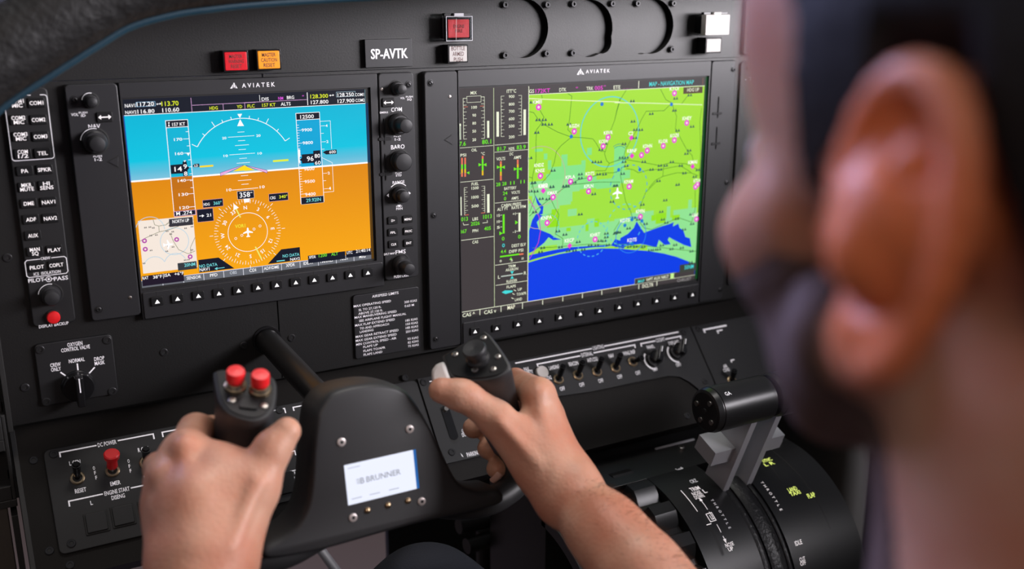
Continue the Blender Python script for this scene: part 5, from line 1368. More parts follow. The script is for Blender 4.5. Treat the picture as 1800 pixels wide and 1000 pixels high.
sm = MB(); sm.lathe([(3.2, 0), (3.1, .8), (2.6, 1.1), (1.2, 1.1), (1.1, .2)], 0, 0, SLV, n=22, mats=[SLV, SLV, SLV, DARK]); sm = sm.mesh('hub_screw')
for a in ((600, 777), (720, 754), (620.5, 909.5), (741, 881)):
    q = FY.pix(*a, 0); inst(sm, 'hub_screw', YOKE, (q[0], q[1], .02))
lm = MB(); lm.lathe([(2.5, 0), (2.4, .3), (1.9, .4), (1.8, 1.2), (1, 1.8), (.1, 1.9)], 0, 0, BRASS, n=18); lm = lm.mesh('hub_button')
for a in ((646, 897), (682, 888), (717, 880)):
    q = FY.pix(*a, 0); inst(lm, 'hub_button', YOKE, (q[0], q[1], .02))


def grip_frame(o, r, u, f):
    ez = unit(RT * r + UP * u + FW * f); ex = unit(RT - ez * (RT @ ez)); return Frame(o, ex, np.cross(ez, ex), ez)


def gripobj(fr, top, depth, foot_scale, shiftv, name='grip'):
    """block shaped hand grip: traced top outline, blended to a rounded foot"""
    P_ = [fr.pix(*q, 0) for q in top]
    s_, _ = smooth_path([(a[0], a[1], 0) for a in P_] + [(P_[0][0], P_[0][1], 0)], [1] * (len(P_) + 1), 3)
    P_ = ccw([(q[0], q[1]) for q in s_[:-1]]); n = len(P_)
    cx = sum(q[0] for q in P_) / n; cy_ = sum(q[1] for q in P_) / n
    rings = []
    for k, (g, z) in enumerate(((1.6, 0.0), (.5, -.5), (0, -1.8), (0, -10), (0, -25), (0, -45), (0, -70), (0, -depth))):
        w = max(0, min(1, (-z - 4) / (depth - 4)))
        ring = []
        for x, y in (inset(P_, g) if g else P_):
            a = math.atan2(y - cy_, x - cx); rr_ = math.hypot(x - cx, y - cy_)
            rt = foot_scale
            r2 = rr_ * (1 - w) + rt * w
            ring.append((cx + r2 * math.cos(a) + shiftv[0] * w, cy_ + r2 * math.sin(a) + shiftv[1] * w, z))
        rings.append(ring)
    b = MB(); vs = []
    A = np.array([fr.ex, fr.ey, fr.ez])
    for r_ in rings:
        for q in r_: vs.append(toY(fr.o + q[0] * fr.ex + q[1] * fr.ey + q[2] * fr.ez))
    fs = [((k + 1) * n + i, (k + 1) * n + (i + 1) % n, k * n + (i + 1) % n, k * n + i) for k in range(len(rings) - 1) for i in range(n)]
    b.add(vs, fs + [tuple(range(n))], HUBM)
    g = b.obj(name, YOKE, sharp=40)
    f = MB(); f.prism([(x, y) for x, y in inset(P_, 2.0)], 0.05, 1.0, KEY, .4)
    put(f, 'grip_face', g, fr)
    return g


def put(mb_, name, parent, fr, label=None, x=0, y=0, h=0):
    """mesh written in frame fr, kept as child of a yoke part"""
    o = mb_.obj(name, parent); bpy.context.view_layer.update()
    o.matrix_parent_inverse = Matrix.Identity(4)
    o.matrix_basis = parent.matrix_world.inverted() @ fr.matrix(x, y, h)
    if label: o['label'] = label
    return o


bpy.context.view_layer.update()
FGR = grip_frame(pt(838, 628, 762), -.25, .717, -.65)
FGL = grip_frame(pt(428, 695, 668), .17, .78, -.60)
GR = gripobj(FGR, [(777, 625), (812, 604), (846, 583), (856, 583), (868, 596), (884, 618), (897, 640), (895, 650), (876, 663), (845, 669), (815, 668), (793, 662), (783, 643)], 105, 15.5, (-3, 2))
FGR2 = Frame(FGR.o + FGR.ez * 1.0, FGR.ex, FGR.ey, FGR.ez)
q = FGR2.pix(841, 632, 0)
b = MB(); b.lathe([(9.5, 0), (9.2, 2.5), (7.5, 3.5), (6.8, 7), (7.2, 8), (9.0, 9), (9.2, 11.5), (8.4, 13.2), (5, 13.0), (.1, 12.4)], 0, 0, GLOSSB, n=30, mats=[SCREW, SCREW, SCREW, GLOSSB] + [KNOB] * 5); put(b, 'hat_switch', GR, FGR2, x=q[0], y=q[1])
gs = MB(); gs.lathe([(2.6, 0), (2.5, .7), (2.0, 1.0), (1.0, 1.0), (.9, .4)], 0, 0, STEEL, n=18)
for a in ((800, 623), (850, 594), (875, 627), (867, 649), (835, 650)):
    q = FGR2.pix(*a, 0); o = put(gs, 'grip_screw', GR, FGR2, x=q[0], y=q[1])
FW1 = Frame(pt(774, 655, 752), RT, UP, -FW)
ol = [FW1.pix(*a, 0) for a in ((766, 642), (776, 638), (781, 641), (786, 654), (791, 668), (780, 676), (764, 678), (759, 668), (759, 652))]
s_, _ = smooth_path([(a[0], a[1], 0) for a in ol] + [(ol[0][0], ol[0][1], 0)], [1] * 10, 3)
b = MB(); b.prism([(q[0], q[1]) for q in s_[:-1]], -9, 0, OFFW, 2.0); b.poly(circ(ol[0][0] + 3, ol[0][1] - 11, .9, 10), .06, DARK); put(b, 'rocker_switch', GR, FW1, label='off-white side rocker switch')
GL = gripobj(FGL, [(374, 655), (384, 650), (400, 649), (440, 653), (474, 660), (485, 670), (486, 695), (481, 718), (468, 733), (446, 740), (420, 735), (398, 724), (382, 700)], 95, 18.5, (-6, 4))
FGL2 = Frame(FGL.o + FGL.ez * 1.0, FGL.ex, FGL.ey, FGL.ez)
for (ax_, ay_) in ((414, 680), (457, 686)):
    q = FGL2.pix(ax_, ay_, 0)
    b = MB(); b.lathe([(7.4, 0), (7.2, 2), (6.2, 2.6), (6.0, 4.5), (5.0, 5.2), (3.4, 5.3), (3.2, 7)], 0, 0, BRASS, n=26, mats=[BRASS, BRASS, STEEL, BRASS, BRASS, STEEL]); o = put(b, 'button_collar', GL, FGL2, x=q[0], y=q[1])
    b = MB(); b.lathe([(3, 0), (6.0, .3), (6.1, 7.2), (5.4, 8.4), (.1, 8.8)], 0, 0, RED, n=28); b.obj('red_button', o, (0, 0, 6.5), label='red push button')
for a in ((408, 704), (465, 714)):
    q = FGL2.pix(*a, 0); put(gs, 'grip_screw', GL, FGL2, x=q[0], y=q[1])
b = MB(); q0_ = FGL2.pix(424, 700, 0); q1_ = FGL2.pix(452, 722, 0); b.prism(rrect(q0_[0], q0_[1], q1_[0], q1_[1], 2), 0, 1.4, KEY, .4); put(b, 'grip_panel', GL, FGL2)

# horn arms, ending inside the feet of the grips
def foot(fr, depth, sh): return fr.o - fr.ez * (depth - 6) + fr.ex * sh[0] + fr.ey * sh[1]


lf = foot(FGL, 95, (-3, 3)); rf = foot(FGR, 105, (-1, 2))
lp = [pt(640, 900, 775), pt(590, 915, 762), pt(545, 940, 745), pt(498, 966, 732), pt(448, 975, 724), pt(420, 945, 722), lf - FGL.ez * 8, lf + FGL.ez * 12]
rp = [pt(735, 875, 800), pt(790, 886, 806), pt(845, 884, 812), pt(885, 868, 824), pt(908, 840, 836), rf - FGR.ez * 14, rf + FGR.ez * 12]
for P_, R_2 in ((lp, [15, 15, 14, 13.5, 13, 13, 14, 14]), (rp, [12, 12, 11.5, 11, 11.5, 12.5, 13])):
    s_, r_ = smooth_path(P_, R_2); b = MB(); b.tube([toY(q) for q in s_], r_, HUBM, 20, sq=1.15); b.obj('horn_arm', YOKE, sharp=60)

# ================================================================== throttle quadrant
DC_Y, DC_Z, DR = -110.0, -545.0, 130.0
QX, QY, QZ = 560, -110, -560


def dmap(x, y, h):
    th = -y / DR; r = DR + h
    return (x - QX, (DC_Z + r * math.cos(th)) - QZ, -(DC_Y - r * math.sin(th)) + QY)


class DrumFrame:
    def pix(s, px, py, h=0.0):
        d = FW + (px - 900) / FPX * RT - (py - 500) / FPX * UP; R = DR + h
        a = d[1] ** 2 + d[2] ** 2; b_ = 2 * ((CAMP[1] - DC_Y) * d[1] + (CAMP[2] - DC_Z) * d[2]); c = (CAMP[1] - DC_Y) ** 2 + (CAMP[2] - DC_Z) ** 2 - R * R
        D = max(b_ * b_ - 4 * a * c, 0); t = (-b_ - math.sqrt(D)) / (2 * a); q = CAMP + t * d
        return np.array([q[0], -DR * math.atan2(-(q[1] - DC_Y), q[2] - DC_Z)])

    def proj(s, x, y, h=0.0):
        th = -y / DR; r = DR + h; d = np.array([x, DC_Y - r * math.sin(th), DC_Z + r * math.cos(th)]) - CAMP; z = d @ FW
        return np.array([900 + FPX * (d @ RT) / z, 500 - FPX * (d @ UP) / z])


FD = DrumFrame()
THR = thing('throttle_quadrant', 'black centre pedestal with curved throttle drum, trim wheel and grey levers', 'throttle quadrant', FM, QX, QZ, -QY)


class MBq(MB):      # points given as world (x, z, -y)
    def __init__(s): MB.__init__(s, off=(QX, QZ), h0=-QY)


def strip(name, x0, x1, sa, sb, h, m, h0=-6, prof=None, n=40, label=None):
    """curved slab on the drum, sa..sb arc length (towards the pilot positive)"""
    b = MB(fmap=dmap); prof = prof or [(x0, h), (x1, h)]
    P_ = [(x0, h0)] + prof + [(x1, h0)]; k = len(P_); vs = []
    for i in range(n + 1):
        s_ = sa + (sb - sa) * i / n
        vs += [(x, -s_, hh) for x, hh in P_]
    fs = [(i * k + j, (i + 1) * k + j, (i + 1) * k + (j + 1) % k, i * k + (j + 1) % k) for i in range(n) for j in range(k)]
    fs += [tuple(range(k)), tuple(range(n * k, n * k + k))[::-1]]
    b.add(vs, fs, m); return b.obj(name, THR, sharp=40, label=label)


b = MBq(); b.box(376, -980, 20, 700, -560, 236, PED, 1.0); b.box(376, -570, 0, 430, -418, 118, PED, 1.0); b.box(430, -570, 20, 700, -418, 108, PED, .6); b.obj('pedestal_body', THR)
b = MBq(); b.box(430, -421, -20, 700, -414.9, 110, PED, .5); b.obj('top_cover', THR)
b = MB(fmap=dmap); k = 30; vs = []; 
for i in range(k + 1):
    s_ = 205 * i / k
    vs += [(430, -s_, -14), (700, -s_, -14)]
b.add(vs, [(2 * i, 2 * i + 2, 2 * i + 3, 2 * i + 1) for i in range(k)], DARK); b.obj('drum_core', THR)
strip('left_shell', 376, 466, 0, 205, -8, PED, -20)
strip('lettered_band', 503, 567.5, -2, 205, 0, PED, -14)
pr = lambda a, e, hh, c_: [(a + (e - a) * i / 6, hh + c_ * math.sin(PI * i / 6)) for i in range(7)]
strip('leather_boot', 568.6, 576.5, 20, 205, -1.5, LEATHER, -14, pr(568.6, 576.5, -1.5, 1.2), label='black leather edge strip')
strip('leather_boot', 578.0, 597.2, 34, 205, -2, LEATHER, -14, pr(578, 597.2, -.8, 2.2), n=60, label='black leather boot between the levers')
strip('leather_boot', 599, 604, 20, 205, -1.5, LEATHER, -14, pr(599, 604, -1.5, 1.0), label='black leather edge strip')
strip('lettered_band', 605, 700, -2, 205, 0, PED, -14)
for s0_, s1_ in ((34, 118),):
    pass
# trim slot and indices
b = MB(fmap=dmap)
s_a = FD.pix(1206, 862); s_b = FD.pix(1274, 975)
b.stroke([(525.5, -q) for q in np.linspace(-s_a[1], -s_b[1], 14)], 3.4, .08, DARK)
b.stroke([(522.4, -q) for q in np.linspace(-s_a[1] - 2, -s_a[1] + 28, 8)], .8, .12, LIT)
P = Px(b, FD, 0, (1160, 700, 3.333), .15)
LITG = glow('lit_green_lettering', (225, 240, 120), 1.3)
P.t('TRIM', 204, 530, 56, 26, LIT); P.t('NOSE', 215, 556, 52, 24, LIT); P.t('DOWN', 230, 576, 56, 24, LIT); P.t('L', 262, 543, 18, 28, LIT); P.t('NOSE', 407, 856, 50, 24, LIT); P.t('UP', 414, 882, 30, 24, LIT)
P.t('CRZ', 196, 485, 40, 24, WHITE); P.t('CLB', 110, 410, 40, 24, WHITE); P.t('TO', 50, 373, 30, 24, WHITE)
xa = FD.pix(1160 + 255 / 3.333, 700 + 620 / 3.333)
ar = [tuple(FD.pix(1160 + x / 3.333, 700 + y / 3.333)) for x, y in ((238, 592), (262, 625), (300, 690), (345, 760), (385, 835))]
axx = sum(a[0] for a in ar) / 5
b.stroke([(axx, a[1]) for a in ar], .7, .15, LIT)
for a, sg in ((ar[0], 1), (ar[-1], -1)): b.poly([(axx, a[1] + 2.6 * sg), (axx - 1.8, a[1] - 2 * sg), (axx + 1.8, a[1] - 2 * sg)], .16, LIT)
a = FD.pix(1160 + 300 / 3.333, 700 + 693 / 3.333); b.stroke([(a[0] - 4, a[1] + 4), (a[0] - 4, a[1] - 5), (a[0] + 3, a[1] - 5), (a[0] + 3, a[1] + 4), (a[0] - 4, a[1] + 4)], .8, .15, LIT); b.stroke([(a[0] - 1, a[1] + 2), (a[0] - 1, a[1] - 3), (a[0] + 2, a[1] - 3)], .7, .15, LIT)
b.stroke([(523, a[1] - 7), (529, a[1] - 7)], .9, .2, LIT)


def along(word, x, s0, s1, cap, m):
    for i, ch in enumerate(word):
        b.text(ch, x, -(s0 + (s1 - s0) * i / (len(word) - 1)), cap, m, .15, rot=-PI / 2)


t0 = FD.pix(1160 + 305 / 3.333, 700 + 598 / 3.333); t1 = FD.pix(1160 + 410 / 3.333, 700 + 758 / 3.333)
along('THROTTLE', (t0[0] + t1[0]) / 2, -t0[1], -t1[1], 2.8, WHITE)
t0 = FD.pix(1160 + 597 / 3.333, 700 + 495 / 3.333); t1 = FD.pix(1160 + 712 / 3.333, 700 + 652 / 3.333)
along('THROTTLE', (t0[0] + t1[0]) / 2, -t0[1], -t1[1], 3.2, LIT)
for t, x, y, w2, hh in (('SYNC', 625, 362, 56, 24), ('L R', 640, 384, 56, 22), ('LAND', 776, 533, 52, 28), ('TAXI', 792, 556, 60, 24), ('FLAP', 886, 568, 44, 30)): P.t(t, x, y, w2, hh, LITG)
P.t('IDLE', 811, 845, 42, 28, LIT); P.t('CUT', 834, 942, 34, 24, LIT); P.t('OFF', 838, 966, 34, 24, LIT)
b.stroke([(640 + 2 * math.sin(q * .2), -q) for q in np.linspace(0, 60, 14)], 1.6, .12, DARK); b.stroke([(665, -q) for q in np.linspace(-5, 120, 20)], 2.2, .12, DARK)
b.obj('lettering', THR)
# notched trim wheel
b = MBq(); n = 132; vs = []; ring = []
for i in range(n):
    a = 2 * PI * i / n; ph = (a / (2 * PI) * 22) % 1
    r = 121 + (12 if .12 < ph < .62 else (12 * ph / .12 if ph <= .12 else (max(0, 1 - (ph - .62) / .12) * 12)))
    ring.append((DC_Y - r * math.sin(a), DC_Z + r * math.cos(a)))
for x, sc_ in ((471, .97), (473, 1), (499, 1), (501, .97)):
    vs += [(x, DC_Z + (z - DC_Z) * sc_, -(DC_Y + (y - DC_Y) * sc_)) for y, z in ring]
fs = [(k * n + i, (k + 1) * n + i, (k + 1) * n + (i + 1) % n, k * n + (i + 1) % n) for k in range(3) for i in range(n)]
b.add(vs, fs + [tuple(range(n)), tuple(range(3 * n, 4 * n))[::-1]], SATIN); b.obj('trim_wheel', THR)
# lever frame
LT = .37


def lev_pt(x, tang, L):
    r = DR + L; y = DC_Y - r * math.sin(LT) + tang * math.cos(LT); z = DC_Z + r * math.cos(LT) + tang * math.sin(LT)
    return (x, z, -y)


def lev_box(b, x0, x1, t0_, t1_, L0, L1, m):
    c_ = [lev_pt(x, t, L) for L in (L0, L1) for t in (t0_, t1_) for x in (x0, x1)]
    b.add(c_, [(0, 1, 3, 2), (4, 6, 7, 5), (0, 4, 5, 1), (2, 3, 7, 6), (0, 2, 6, 4), (1, 5, 7, 3)], m)


for x0_, hx0_, hx1_, side in ((566, 507, 580, -1), (598, 586, 660, 1)):
    b = MBq(); lev_box(b, x0_, x0_ + 7.5, 0, 30, -12, 100, ALU)
    lev = b.obj('throttle_lever', THR)
    b = MBq()
    bx = (x0_ - 26, x0_ - .2) if side < 0 else (x0_ + 7.7, x0_ + 34)
    lev_box(b, bx[0], bx[1], 6, 34, 38, 56, ALU); b.obj('lever_bracket', lev)
    b = MBq(); c0 = lev_pt(0, 10, 118); A_ = []
    prof = [(hx0_, 18), (hx0_ + 1, 20.5), (hx0_ + 6, 22), (hx0_ + 6.6, 21.2), (hx0_ + 7.4, 21.2), (hx0_ + 8, 22), (hx1_ - 1, 22), (hx1_, 20.5)]
    n = 44; vs = []
    for x, r in prof: vs += [(x, c0[1] + r * math.cos(2 * PI * i / n), c0[2] + r * math.sin(2 * PI * i / n)) for i in range(n)]
    fs = [(k * n + i, (k + 1) * n + i, (k + 1) * n + (i + 1) % n, k * n + (i + 1) % n)[::-1] for k in range(len(prof) - 1) for i in range(n)]
    b.add(vs, fs + [tuple(range(n)), tuple(range((len(prof) - 1) * n, len(prof) * n))[::-1]], SATIN)
    hd = b.obj('throttle_handle', lev, sharp=40)
    if side < 0:
        b = MBq()
        for a, r in ((.6, 12), (2.2, 13), (3.6, 12), (5.0, 12.5), (0, 0)):
            yy, zz = c0[1] + r * math.cos(a), c0[2] + r * math.sin(a); vs = [(hx0_ - 1.2, yy + 2.6 * math.cos(q * PI / 6), zz + 2.6 * math.sin(q * PI / 6)) for q in range(12)] + [(hx0_ + .5, yy + 2.9 * math.cos(q * PI / 6), zz + 2.9 * math.sin(q * PI / 6)) for q in range(12)]
            b.add(vs, [(i, (i + 1) % 12, 12 + (i + 1) % 12, 12 + i) for i in range(12)] + [tuple(range(12))], STEEL if r else SCREW)
        b.obj('end_screws', hd)
        # lettering wrapped on the handle
        def hmap(x, y, h, c0=c0):
            th = .55 + -y / 22.0; r = 22 + h
            return (x - QX, c0[1] + r * math.cos(th) - QZ, c0[2] + r * math.sin(th) + QY)
        b = MB(fmap=hmap); b.text('GA', 524, 0, 4, WHITE, .12, w=7); b.obj('lettering', hd)
hxs = MB(); hxs.lathe([(3.6, 0), (3.6, 3), (2.8, 3.8), (1.6, 3.8), (1.5, 2.2)], 0, 0, STEEL, n=18, mats=[STEEL, STEEL, STEEL, DARK]); hxs = hxs.mesh('cap_screw')
FT = Frame((0, 0, -415), (1, 0, 0), (0, 1, 0), (0, 0, 1))
for a in ((1058, 787), (1101, 775), (1185, 755), (1198, 790), (1370, 778)):
    q = FT.pix(*a, 0); o = inst(hxs, 'cap_screw', THR, (q[0] - QX, -415 - QZ, -q[1] + QY)); o.rotation_euler = (-PI / 2, 0, 0)
b = MBq(); q0_ = FT.pix(1152, 790, 0); q1_ = FT.pix(1222, 774, 0); b.box(q0_[0], -415, -q0_[1] - 1, q1_[0], -413.6, -q0_[1] + 1.4, ALU); b.obj('trim_bar', THR)

# ================================================================== rudder pedals in the footwell
RUD = thing('rudder_pedals', 'grey metal rudder pedal bars low in the dark footwell behind the leg', 'pedals', FM, 300, -560, 60)
b = MBa(300, -560, 60)
for px, py, px2, py2, t in ((806, 925, 884, 908, 1120), (820, 960, 892, 938, 1120)):
    p = pt(px, py, t); q = pt(px2, py2, t + 30); b.tube([(p[0], p[2], -p[1]), (q[0], q[2], -q[1])], 9, GREYM, 12)
p = pt(565, 968, 1080); q = pt(596, 1010, 1060); b.tube([(p[0], p[2], -p[1]), (q[0], q[2], -q[1])], 5, ALU, 12)
p = pt(850, 930, 1150); b.tube([(p[0], p[2], -p[1]), (p[0], -960, -p[1])], 9, GREYM, 12)
b.obj('pedal_bars', RUD)
# ================================================================== the pilot
def rc(P, a, b_, ra, rb):
    """signed distance to a cone with round ends"""
    ba = b_ - a; l2 = ba @ ba; rr_ = ra - rb; a2 = l2 - rr_ * rr_; il2 = 1.0 / l2
    pa = P - a; y = pa @ ba; z = y - l2
    x2 = ((pa * l2 - y[:, None] * ba) ** 2).sum(1); y2 = y * y * l2; z2 = z * z * l2
    k = np.sign(rr_) * rr_ * rr_ * x2
    d = (np.sqrt(np.maximum(x2 * a2 * il2, 0)) + y * rr_) * il2 - ra
    m1 = np.sign(z) * a2 * z2 > k; m2 = np.sign(y) * a2 * y2 < k
    d = np.where(m2, np.sqrt(x2 + y2) * il2 - ra, d)
    d = np.where(m1, np.sqrt(x2 + z2) * il2 - rb, d)
    return d


def ell(P, c, R, M=None):
    q = P - c
    if M is not None: q = q @ M
    k0 = np.sqrt(((q / R) ** 2).sum(1)); k1 = np.sqrt(((q / (R * R)) ** 2).sum(1))
    return k0 * (k0 - 1.0) / np.maximum(k1, 1e-9)


class Blob:
    def __init__(s): s.pr = []

    def cone(s, a, b_, ra, rb, k=6.0, neg=False):
        a = np.array(a, float); b_ = np.array(b_, float)
        if np.linalg.norm(a - b_) < abs(ra - rb) + .5: b_ = a + np.array([0, 0, abs(ra - rb) + 1.])
        lo = np.minimum(a - ra, b_ - rb); hi = np.maximum(a + ra, b_ + rb)
        s.pr.append(('c', (a, b_, ra, rb), k, neg, lo - k - 4, hi + k + 4))

    def chain(s, pts, k=6.0):
        for p, q in zip(pts[:-1], pts[1:]): s.cone(p[0], q[0], p[1], q[1], k)

    def ell(s, c, R, k=8.0, M=None, neg=False):
        c = np.array(c, float); R = np.array(R, float); m_ = R.max()
        s.pr.append(('e', (c, R, M), k, neg, c - m_ - k - 4, c + m_ + k + 4))

    def cache(s, P):
        s.ix = [np.nonzero(np.all((P > p[4] - 6) & (P < p[5] + 6), axis=1))[0] for p in s.pr]

    def f(s, P):
        D = np.full(len(P), 60.0)
        for (kind, ar, k, neg, lo, hi), w in zip(s.pr, s.ix):
            if not len(w): continue
            d = rc(P[w], *ar) if kind == 'c' else ell(P[w], *ar); o = D[w]
            if neg:
                h = np.clip(.5 - .5 * (o + d) / k, 0, 1); D[w] = o * (1 - h) - d * h + k * h * (1 - h)
            else:
                h = np.clip(.5 + .5 * (o - d) / k, 0, 1); D[w] = o * (1 - h) + d * h - k * h * (1 - h)
        return D

    def grow(s, name, voxel, m, origin, parent=None, smooth=2, it=3, noise=None):
        """skin the union as one closed surface"""
        tm = {}
        for sub in (2, 3):
            bm = bmesh.new(); bmesh.ops.create_icosphere(bm, subdivisions=sub, radius=1.0); bm.verts.index_update()
            tm[sub] = (np.array([v.co[:] for v in bm.verts]), np.array([[v.index for v in q.verts] for q in bm.faces])); bm.free()
        VS = []; FS = []; nv = 0
        for kind, ar, k, neg, lo, hi in s.pr:
            if neg: continue
            if kind == 'c':
                a, b_, ra, rb = ar; L = np.linalg.norm(b_ - a); n = max(2, int(L / (min(ra, rb) * .4)) + 1); v0, f0 = tm[2]
                for i in range(n + 1):
                    t = i / n; VS.append(v0 * (ra + (rb - ra) * t + .6) + a + (b_ - a) * t); FS.append(f0 + nv); nv += len(v0)
            else:
                c, R, M = ar; v0, f0 = tm[3]; v1 = v0 * R
                if M is not None: v1 = v1 @ M.T
                VS.append(v1 + c); FS.append(f0 + nv); nv += len(v0)
        VS = np.concatenate(VS); FS = np.concatenate(FS)
        me = bpy.data.meshes.new('tmp'); me.vertices.add(len(VS)); me.vertices.foreach_set('co', VS.ravel()); me.loops.add(FS.size); me.loops.foreach_set('vertex_index', FS.ravel())
        me.polygons.add(len(FS)); me.polygons.foreach_set('loop_start', np.arange(0, FS.size, 3)); me.update(calc_edges=True)
        ob = bpy.data.objects.new('tmp', me); COL.objects.link(ob)
        md = ob.modifiers.new('r', 'REMESH'); md.mode = 'VOXEL'; md.voxel_size = voxel; md.use_smooth_shade = True
        dg = bpy.context.evaluated_depsgraph_get(); ev = ob.evaluated_get(dg); m2 = bpy.data.meshes.new_from_object(ev)
        bpy.data.objects.remove(ob); bpy.data.meshes.remove(me)
        n = len(m2.vertices); co = np.empty(n * 3); m2.vertices.foreach_get('co', co); co = co.reshape(-1, 3)
        ne = len(m2.edges); ed = np.empty(ne * 2, int); m2.edges.foreach_get('vertices', ed); ed = ed.reshape(-1, 2)
        deg = np.bincount(ed.ravel(), minlength=n).astype(float)[:, None]; deg[deg == 0] = 1

        def lap(c, w):
            a = np.zeros_like(c)
            for ax in range(3):
                a[:, ax] = np.bincount(ed[:, 0], c[ed[:, 1], ax], n) + np.bincount(ed[:, 1], c[ed[:, 0], ax], n)
            return c + w * (a / deg - c)
        def project(c):
            e = .4; s.cache(c); d = s.f(c); g = np.stack([s.f(c + np.eye(3)[i] * e) - d for i in range(3)], 1) / e
            gn = np.maximum((g * g).sum(1), .15)
            return c - np.clip(d / gn, -3, 3)[:, None] * g
        for _ in range(it):
            co = project(co); co = lap(co, .5)
        co = project(co); co = lap(co, .35)
        if noise is not None: co = noise(co)
        m2.vertices.foreach_set('co', ((co - np.array(origin)) * MM).ravel()); m2.update()
        m2.polygons.foreach_set('use_smooth', [True] * len(m2.polygons)); m2.materials.clear(); m2.materials.append(m)
        m2.name = name
        o = bpy.data.objects.new(name, m2); COL.objects.link(o)
        if parent is not None: o.parent = parent
        return o, co


def skin_material():
    M = mat('skin', (0.50, 0.27, 0.19), 0.46, sss=0.25, spec=.3)
    nt = M.node_tree; b_ = nt.nodes['Principled BSDF']
    t = nt.nodes.new('ShaderNodeTexCoord'); n1 = nt.nodes.new('ShaderNodeTexNoise'); n1.inputs['Scale'].default_value = 28; n1.inputs['Detail'].default_value = 4
    nt.links.new(t.outputs['Object'], n1.inputs['Vector']); cr_ = nt.nodes.new('ShaderNodeValToRGB')
    cr_.color_ramp.elements[0].position = .32; cr_.color_ramp.elements[0].color = (0.46, 0.19, 0.12, 1); cr_.color_ramp.elements[1].position = .68; cr_.color_ramp.elements[1].color = (0.53, 0.295, 0.205, 1)
    nt.links.new(n1.outputs['Fac'], cr_.inputs[0])
    # left ear redder than other skin, its warm lit glow put into the colour
    vd = nt.nodes.new('ShaderNodeVectorMath'); vd.operation = 'DISTANCE'; nt.links.new(t.outputs['Object'], vd.inputs[0]); vd.inputs[1].default_value = (-0.088, 0.043, 0.663)
    mp = nt.nodes.new('ShaderNodeMapRange'); nt.links.new(vd.outputs['Value'], mp.inputs['Value']); mp.inputs['From Min'].default_value = .045; mp.inputs['From Max'].default_value = .025; mp.inputs['To Min'].default_value = 0; mp.inputs['To Max'].default_value = .9
    mx = nt.nodes.new('ShaderNodeMixRGB'); nt.links.new(mp.outputs[0], mx.inputs[0]); nt.links.new(cr_.outputs[0], mx.inputs[1]); mx.inputs[2].default_value = (.72, .19, .07, 1); nt.links.new(mx.outputs[0], b_.inputs['Base Color'])
    n2 = nt.nodes.new('ShaderNodeTexNoise'); n2.inputs['Scale'].default_value = 420; n2.inputs['Detail'].default_value = 3; nt.links.new(t.outputs['Object'], n2.inputs['Vector'])
    n3 = nt.nodes.new('ShaderNodeTexVoronoi'); n3.inputs['Scale'].default_value = 330; nt.links.new(t.outputs['Object'], n3.inputs['Vector'])
    ad = nt.nodes.new('ShaderNodeMath'); ad.operation = 'ADD'; nt.links.new(n2.outputs['Fac'], ad.inputs[0]); nt.links.new(n3.outputs['Distance'], ad.inputs[1])
    bp = nt.nodes.new('ShaderNodeBump'); bp.inputs['Strength'].default_value = .35; bp.inputs['Distance'].default_value = .0005
    nt.links.new(ad.outputs[0], bp.inputs['Height']); nt.links.new(bp.outputs[0], b_.inputs['Normal'])
    return M


SKIN = skin_material()
HAIR = mat('dark_hair', (0.005, 0.0045, 0.006), .6, bump=.8, bscale=300, dist=.001)
BEARD = mat('beard_stubble', (0.10, 0.06, 0.05), .8, bump=.6, bscale=500)
NAIL = mat('finger_nail', (0.62, 0.36, 0.30), .3)
DENIM = mat('dark_denim', (0.008, 0.010, 0.018), .85, bump=.9, bscale=900, dist=.0006)
SHIRT = mat('dark_shirt', (0.02, 0.022, 0.03), .9)
EYEW = mat('eye_white', (.8, .78, .75), .2)

HO = np.array([171., -725., 18.])      # midpoint between the ears


def hd(x, y, z): return HO + np.array([x, y, z], float)


B = Blob()
# --- torso core, shoulders
B.cone((170, -800, -640), (170, -790, -330), 110, 120, 30)
B.cone((90, -775, -290), (250, -775, -290), 95, 95, 30)
B.cone((10, -760, -215), (330, -760, -215), 48, 48, 30)
# --- neck and head
B.chain([(hd(0, -38, -205), 66), (hd(0, -30, -130), 56), (hd(0, -14, -50), 56)], 22)
B.ell(hd(0, 3, 45), (77, 97, 88), 16)
FYAW, FPIT = math.radians(13), math.radians(5)
_h0 = hd


def turn(v, inv=False):
    v = np.array(v, float); cy, sy, cp_, sp_ = math.cos(FYAW), math.sin(FYAW), math.cos(FPIT), math.sin(FPIT)
    A = np.array([[cy, sy, 0], [-sy, cy, 0], [0, 0, 1]]) @ np.array([[1, 0, 0], [0, cp_, sp_], [0, -sp_, cp_]])
    return v @ A if inv else v @ A.T


def hd(x, y, z): return HO + turn((x, y, z))


B.ell(hd(0, 50, -18), (63, 46, 64), 16)
for s_ in (-1, 1):
    B.cone(hd(s_ * 56, 12, -34), hd(s_ * 22, 72, -72), 16, 14, 14)
    B.cone(hd(s_ * 52, 60, -14), hd(s_ * 62, 30, -4), 17, 13, 14)
    B.cone(hd(s_ * 14, 90, 26), hd(s_ * 44, 78, 26), 8, 8, 8)
    B.ell(hd(s_ * 32, 102, 8), (15, 10, 11), 6, neg=True)
    B.ell(hd(s_ * 32, 88, 8), (13, 12, 12), 3)
B.cone(hd(0, 98, 18), hd(0, 117, -20), 6, 9, 7); B.cone(hd(-9, 108, -24), hd(9, 108, -24), 7.5, 7.5, 5)
B.cone(hd(-17, 92, -50), hd(17, 92, -50), 8.5, 8.5, 6); B.cone(hd(-16, 90, -61), hd(16, 90, -61), 9, 9, 4); B.cone(hd(-10, 80, -76), hd(10, 80, -76), 15, 15, 10)
